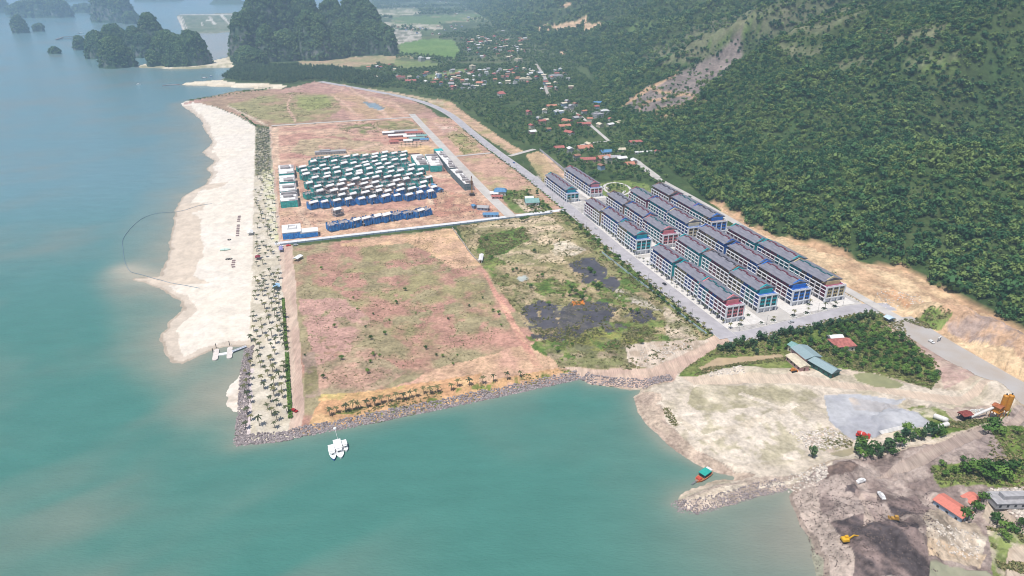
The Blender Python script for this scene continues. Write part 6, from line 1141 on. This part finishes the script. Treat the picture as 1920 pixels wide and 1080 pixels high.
# corner plot and construction camp
spec(938,364,12,14,4.5,'blue',1,1.2,'teal-blue roofed building beside the inner road junction',name='site_office',hip=3); spec(927,366,7,9,3,'white',1,1.2,'white cabin left of the teal-blue roofed building',name='cabin'); spec(932,372,5,12,3,'red',2,1.3,'small red-roofed cabin in front of the teal-blue roof',name='cabin')
spec(997,383,12,15,4,'green',1,1.4,'pale green roofed house in the corner garden plot',name='garden_house'); spec(992,377,8,9,4,'white',3,1.4,'grey-white hut behind the pale green roof',name='hut')
spec(920,406,6,16,3,'blue',4,1.3,'blue tarpaulin shed by the hoarding near the inner road',name='site_shed'); spec(906,393,7,12,3,'grey',4,1.1,'grey-blue site cabin on the building ground',name='site_shed'); spec(889,391,4,5,3,'blue',4,.2,'small dark blue cabin on the building ground',name='site_shed'); spec(825,360,6,8,3,'blue',4,.2,'blue and white hut amid building materials',name='site_shed'); spec(814,350,4,6,3,'blue',3,.6,'tiny blue hut near the villa block corner',name='site_shed')
for i, (x, y, l_, rc, wi) in enumerate([(758,249,60,'grey',3), (776,252,40,'red',1), (745,257,40,'white',2), (768,259,26,'white',1), (748,264,34,'orange',2), (739,269,18,'red',2), (790,258,24,'green',1), (782,263,32,'green',4), (796,265,18,'blue',1), (765,267,18,'white',1), (728,252,26,'white',3)]):
    spec(x, y, 6.5, l_ * .72, 3.4, rc, wi, 1.5 + (.03 * (i % 3) - .03), ['long grey roof at the back of the workers camp', 'long red roof in the back row of the workers camp', 'white roof at the left of the workers camp', 'short white roof in the middle of the workers camp', 'orange roof in the front of the workers camp', 'pink-red roof at the front left of the workers camp', 'pale green roof at the right of the workers camp', 'long pale green roof at the front right of the workers camp', 'blue roof beside the inner road at the workers camp', 'tiny white roof at the front of the workers camp', 'white wall shed at the far left of the workers camp'][i], name='camp_shed')
spec(620,288,10,44,4,'grey',3,1.5,'lone grey unfinished block on the red ground behind the villas',name='unfinished_block',flat=True); spec(735,293,3,80,2.6,'brown',3,1.48,'long low dark wall behind the villa block',name='retaining_wall',flat=True,wins=False)
spec(902,487,2.6,14,2.6,'white',1,-.35,'narrow white cabin at the corner of the wetland wall',name='cabin')
for i in range(12): x, y = 753 + (i % 6) * 7, 272 + (i // 6) * 4; palm(*G(x, y), 'palm in the patch in front of the workers camp', 'palms by the workers camp', .9)
# ================================================================ CONCRETE BATCHING PLANT
SILO = mat('silo_orange', (.55, .24, .03), .5, .15, .5); PIPEW = mat('pipe_white', (.70, .68, .66), .6, .1, .5); gx = lambda x, y: (*G(x, y), gz(*G(x, y)))
for x, y, lb in [(1872, 783, 'tall orange cement silo of the batching plant, left of the pair'), (1881, 785, 'tall orange cement silo of the batching plant, right of the pair')]:
    r = thing('cement_silo', lb, 'silo', gx(x, y), 0); M = MB(); M.cyl((0, 0, 5), (0, 0, 14.5), 1.5, 1.5, 16); M.cyl((0, 0, 14.5), (0, 0, 15.2), 1.5, .5, 16); M.cyl((0, 0, 3.2), (0, 0, 5), .35, 1.5, 16); M.build('tank', SILO, r, smooth=False)
    for a in range(4): q = Vector((math.cos(.78 + a * 1.571), math.sin(.78 + a * 1.571), 0)) * 1.35; MB().cyl(q, q + Vector((0, 0, 5.4)), .14, .14, 6).build('leg', SILO, r)
    MB().cyl((0, 0, 15.2), (0, 0, 16), .4, .4, 8).build('filter', DST, r)
r = thing('mixing_tower', 'orange framed mixing tower of the batching plant beneath the silos', 'plant', gx(1863, 786), .5)
for x in (-2, 2):
    for y in (-2, 2): MB().box(x - .18, x + .18, y - .18, y + .18, -.2, 7.5).build('leg', SILO, r)
MB().box(-2.4, 2.4, -2.4, 2.4, 4.0, 4.3).build('platform', SILO, r); MB().box(-1.8, 1.8, -1.8, 1.8, 4.32, 7.2).build('mixer_housing', SILO, r); MB().gable(-2, 2, -2, 2, 7.5, 8.4, .12).build('roof', mat('rust_roof', (.36, .12, .05), .8, .3, 1), r)
a, b = Vector(gx(1813, 798)), Vector(gx(1858, 784)); r = thing('conveyor', 'white enclosed conveyor tube rising to the mixing tower', 'conveyor', tuple(a)); d = b - a; M = MB(); M.cyl((0, 0, 1.2), d + Vector((0, 0, 7.6)), .75, .75, 10); M.build('tube', PIPEW, r)
for u in (.35, .7): MB().bar(d * u + Vector((0, 0, -.1)), d * u + Vector((0, 0, 1.2 + 6.4 * u - .7)), .25).build('support_leg', STEEL, r)
r = thing('hopper_shed', 'dark red roofed hopper shed at the foot of the conveyor', 'shed', gx(1802, 799), .3)
for x in (-2.6, 2.6):
    for y in (-1.8, 1.8): MB().box(x - .12, x + .12, y - .12, y + .12, -.1, 4).build('post', DST, r)
MB().box(-2.2, 2.2, -1.4, 1.4, .6, 2.4).build('hopper', DST, r); MB().gable(-3, 3, -2, 2, 4, 4.8, .12, axis='x').build('roof', mat('dark_red_roof', (.24, .06, .05), .8, .3, 1), r)
def tank(pa, pb, rad, label, m=None):
    a, b = Vector(gx(*pa)), Vector(gx(*pb)); r = thing('cement_tank', label, 'tank', tuple(a)); d = b - a; u = d.normalized(); z = Vector((0, 0, rad + .4)); M = MB(); M.cyl(z, d + z, rad, rad, 14); M.cyl(z - u * .5, z, rad * .6, rad, 14); M.cyl(d + z, d + z + u * .5, rad, rad * .6, 14); M.build('shell', m or PIPEW, r)
    for t in (.2, .8): MB().box(-.9, .9, -.25, .25, -.1, .9).build('saddle', STEEL, r, tuple(d * t), math.atan2(d.y, d.x) + 1.57)
tank((1747,797), (1769,808), 1.5, 'long white tank lying on the grass left of the hopper shed'); tank((1752,821), (1770,816), 1.3, 'short white tank lying beside the dirt track')
a, b = gx(1778, 776), gx(1812, 791); shed((1812,794), (1780,777), 4, 1.6, 'white', 3, 'long low white roof strip of the aggregate bins', rise=.5, name='aggregate_bin', wins=False)
for i in range(3): p = gx(1824 + i * 9, 786 - i * 2); r = thing('bay_wall', ['curved pale wall of the aggregate bay nearest the conveyor foot', 'curved pale wall of the middle aggregate bay', 'curved pale wall of the aggregate bay nearest the tower'][i], 'wall', p, .5); M = MB(); [M.bar((2.6 * math.cos(t * .4), 2.6 * math.sin(t * .4), .7), (2.6 * math.cos(t * .4 + .4), 2.6 * math.sin(t * .4 + .4), .7), .3, 1.7) for t in range(8)]; M.build('wall', PT, r)
M = MB(); a, b = Vector(gx(1650, 822)), Vector(gx(1700, 815))
for i in range(4): M.cyl(a + Vector((0, i * .8, .3)), b + Vector((0, i * .8, .3)), .3, .3, 6)
tag(M.build('pipe_stack', PIPEW), 'bundle of pale pipes lying along the edge of the grey yard', 'pipes')
# ================================================================ MACHINES AND VEHICLES
YEX = mat('machine_yellow', (.72, .42, .03), .45, .12, .6); TYR = mat('black_rubber', (.02, .02, .02), .9, .1, 1); RED = mat('vehicle_red', (.55, .05, .04), .4, .1, 1); VWH = mat('vehicle_white', (.75, .75, .75), .35, .05, 1); CGL = mat('cab_glass', (.03, .04, .05), .15, .1, 1)
def excavator(x, y, rz, label, m=YEX, sc=1.0):
    r = thing('excavator', label, 'excavator', gx(x, y), rz); r.scale = (sc,) * 3
    for s_ in (-1, 1): MB().prism([(-2.2, .15), (-1.7, 0), (1.7, 0), (2.2, .15), (2.2, .75), (1.7, 1.0), (-1.7, 1.0), (-2.2, .75)], 0, .7).build('track', TYR, r, (0, s_ * 1.35 + .35, 0)).rotation_euler = (math.pi / 2, 0, 0)
    h = MB().prism([(-2.4, -1.45), (1.1, -1.45), (1.1, 1.45), (-2.4, 1.45)], 1.1, 2.3, 0, .95).build('house', m, r); c = MB().prism([(-.5, .1), (1.25, .1), (1.25, 1.35), (-.5, 1.35)], 2.302, 3.2, 0, .9).build('cab', m, r); MB().box(1.2, 1.3, .25, 1.2, 2.0, 3.0).build('windscreen', CGL, c)
    b = MB(); b.bar((.9, -.3, 1.9), (3.4, -.3, 4.3), .5, .6); b.bar((3.3, -.3, 4.25), (5.8, -.3, 3.6), .42, .5); b.build('boom', m, r); MB().bar((5.8, -.3, 3.8), (6.6, -.3, 1.2), .36, .4).build('stick', m, r)
    MB().add([(6.2, -.9, 1.3), (6.9, -.9, 1.3), (6.7, -.9, .2), (5.7, -.9, .5), (6.2, .3, 1.3), (6.9, .3, 1.3), (6.7, .3, .2), (5.7, .3, .5)], [(0, 1, 2, 3), (7, 6, 5, 4), (0, 4, 5, 1), (1, 5, 6, 2), (2, 6, 7, 3), (3, 7, 4, 0)]).build('bucket', DST, r); return r
excavator(1582, 1028, .1, 'yellow excavator with its boom stretched right on the dark spoil by the water', YEX, .88)
excavator(1414, 699, .2, 'small orange excavator parked beside the cream-roofed shed', mat('machine_orange', (.6, .25, .05), .5, .1, 1), .75) if False else None
def dozer(x, y, rz, label, m=YEX):
    r = thing('bulldozer', label, 'bulldozer', gx(x, y), rz)
    for s_ in (-1, 1): MB().prism([(-1.9, .2), (-1.4, 0), (1.4, 0), (1.9, .2), (1.7, .9), (-1.7, .9)], 0, .6).build('track', TYR, r, (0, s_ * 1.1 + .3, 0)).rotation_euler = (math.pi / 2, 0, 0)
    MB().box(-1.6, 1.7, -.75, .75, .6, 1.7).build('body', m, r); c = MB().box(-1.3, .3, -.7, .7, 1.702, 2.7).build('cab', m, r); MB().box(.25, .36, -.55, .55, 1.9, 2.5).build('windscreen', CGL, c); MB().prism([(2.1, -1.7), (2.4, -1.7), (2.4, 1.7), (2.1, 1.7)], .05, 1.3).build('blade', m, r); MB().box(1.5, 2.2, -.9, .9, .5, .7).build('push_arm', DST, r); return r
dozer(1671, 994, 3.0, 'yellow-brown bulldozer working on the dark tracks of the spoil ground', mat('dull_yellow', (.50, .28, .06), .6, .2, 1)); dozer(1487, 697, .3, 'small orange loader parked beside the cream-roofed shed', mat('loader_orange', (.58, .22, .05), .6, .1, 1))
def car(X, Y, rz, m, label, name='parked_car', L=4.6, w_=1.9, h=1.5, cat='car', z=None, group=None):
    r = thing(name, label, cat, (X, Y, gz(X, Y) if z is None else z), rz, group); M = MB(); M.prism([(-L / 2, -w_ / 2), (L / 2 - .25, -w_ / 2), (L / 2, -w_ / 2 + .3), (L / 2, w_ / 2 - .3), (L / 2 - .25, w_ / 2), (-L / 2, w_ / 2)], .35, h * .58, 0, .98); M.build('body', m, r)
    c = MB().prism([(-L * .38, -w_ / 2 + .12), (L * .2, -w_ / 2 + .12), (L * .2, w_ / 2 - .12), (-L * .38, w_ / 2 - .12)], h * .582, h, 0, .8).build('cabin', m, r); MB().box(L * .14, L * .2, -w_ * .36, w_ * .36, h * .62, h * .92).build('windscreen', CGL, c)
    for x in (-L * .3, L * .3):
        for y in (-w_ / 2 + .05, w_ / 2 - .05): MB().cyl((x, y - .12, .33), (x, y + .12, .33), .33, .33, 10).build('wheel', TYR, r)
    return r
def carp(x, y, rz, m, label, **k): X, Y = G(x, y); return car(X, Y, rz, m, label, **k)
carp(552, 771, -.5, mat('car_dark_red', (.35, .03, .03), .35, .1, 1), 'dark red car parked on the dirt road above the breakwater corner', L=5); carp(1650, 939, 1.6, VWH, 'white van driving on the pale tracks of the spoil ground', name='van', L=5.4, h=2.1, cat='van'); carp(1613, 906, .4, VWH, 'small white truck beside the black puddle on the spoil ground', name='truck', L=5.6, h=2.2, cat='truck')
for i, (x, y, rz, m, lb) in enumerate([(1404,548,1.9,'tan',''), (1230,575,1.9,'',''), (1155,452,1.9,'','')][:0]): pass
carc = [mat('car_paint_' + n, c, .35, .08, 1) for n, c in (('white', (.75, .75, .75)), ('silver', (.45, .46, .48)), ('black', (.03, .03, .035)), ('blue', (.05, .12, .3)))]
for i, (k, off, d, lb) in enumerate([('main', -3, 96, 'black car on the main road beside the front shop row'), ('main', 3, 150, 'white car on the main road left lane near the shop gap'), ('main', -3, 240, 'silver car on the main road close to the farther shops'), ('main', 3, 420, 'white car on the main road beside the bare plots'), ('main', -3, 520, 'blue car on the far main road'), ('south', 3, 60, 'silver car on the short south road below the teal end wall'), ('newroad', 3, 120, 'white car on the dusty new road')]):
    X, Y, a = along(k, off, d, d + 1, 5)[0]; car(X, Y, a + (0 if off < 0 else math.pi), carc[[2, 0, 1, 0, 3, 1, 0][i]], lb, z=LZ + .25)
for i, (d, lb) in enumerate([(8, 'white car parked at the gate by the hoarding corner'), (18, 'red car parked along the hoarding corner'), (26, 'silver car parked along the hoarding near the corner')]):
    X, Y = G(527 + i * 14, 462.5 - i * 1.3); car(X, Y, SA + .1, [carc[0], RED, carc[1]][i], lb)
# red mixer truck on the grey yard
r = thing('mixer_truck', 'red concrete mixer truck with a round drum on the grey yard', 'truck', gx(1617, 820), -.5); MB().box(-3.6, 3.4, -1.1, 1.1, .7, 1.1).build('chassis', RED, r); c = MB().prism([(2.0, -1.15), (3.6, -1.15), (3.6, 1.15), (2.0, 1.15)], 1.102, 3.0, 0, .92).build('cab', RED, r); MB().box(3.5, 3.64, -.9, .9, 1.9, 2.7).build('windscreen', CGL, c)
M = MB(); M.cyl((-3.2, 0, 2.9), (-1.6, 0, 2.6), .6, 1.35, 14); M.cyl((-1.6, 0, 2.6), (.4, 0, 2.3), 1.35, 1.3, 14); M.cyl((.4, 0, 2.3), (1.7, 0, 2.0), 1.3, .7, 14); M.build('drum', RED, r); MB().cyl((-1.2, 0, 2.53), (-.9, 0, 2.5), 1.42, 1.42, 14).build('drum_band', VWH, r)
for x in (-2.8, -1.6, 2.6):
    for y in (-1.0, 1.0): MB().cyl((x, y - .18, .5), (x, y + .18, .5), .5, .5, 10).build('wheel', TYR, r)
# gateway post and ring path
r = thing('road_portal', 'grey concrete portal frame standing at the start of the dusty new road', 'portal', gx(1760, 640), .6); r.scale = (.6, .6, .6); MB().box(-3.2, -2.5, -.5, .5, 0, 5).build('post', STEEL, r); MB().box(2.5, 3.2, -.5, .5, 0, 5).build('post', STEEL, r); MB().box(-3.2, 3.2, -.5, .5, 5.002, 5.7).build('beam', PT, r)
c = Vector((*G(1157, 354), 0)); ring = [c + Vector((16 * math.cos(t * .2618), 26 * math.sin(t * .2618), 0)) for t in range(25)]
struct('park_path', strip(ring, -1.6, 1.6, LZ + .3).mesh('park_path', PAVE)); struct('park_path', strip(smooth_line([G(1125,349), G(1138,352), G(1140,356)], 4), -1.5, 1.5, LZ + .32).mesh('park_path', PAVE)); struct('park_path', strip(smooth_line([G(1172,358), G(1165,366), G(1162,372)], 4), -1.5, 1.5, LZ + .34).mesh('park_path', PAVE))
# ================================================================ HAZE
hz = MB().box(-9000, 9000, -700, 16000, -8, 470).build('haze', None); hz.data.materials.clear(); hz['kind'] = 'stuff'; hz['label'] = 'thin blue summer haze over the whole bay'
hm = bpy.data.materials.new('haze'); hm.use_nodes = True; t = hm.node_tree; t.nodes.remove(bsdf(hm)); pv = _n(t, 'VolumePrincipled'); pv.inputs['Color'].default_value = (.54, .75, 1.0, 1); pv.inputs['Density'].default_value = .00013; pv.inputs['Anisotropy'].default_value = 0.0
t.links.new(pv.outputs[0], t.nodes['Material Output'].inputs['Volume']); hz.data.materials.append(hm)
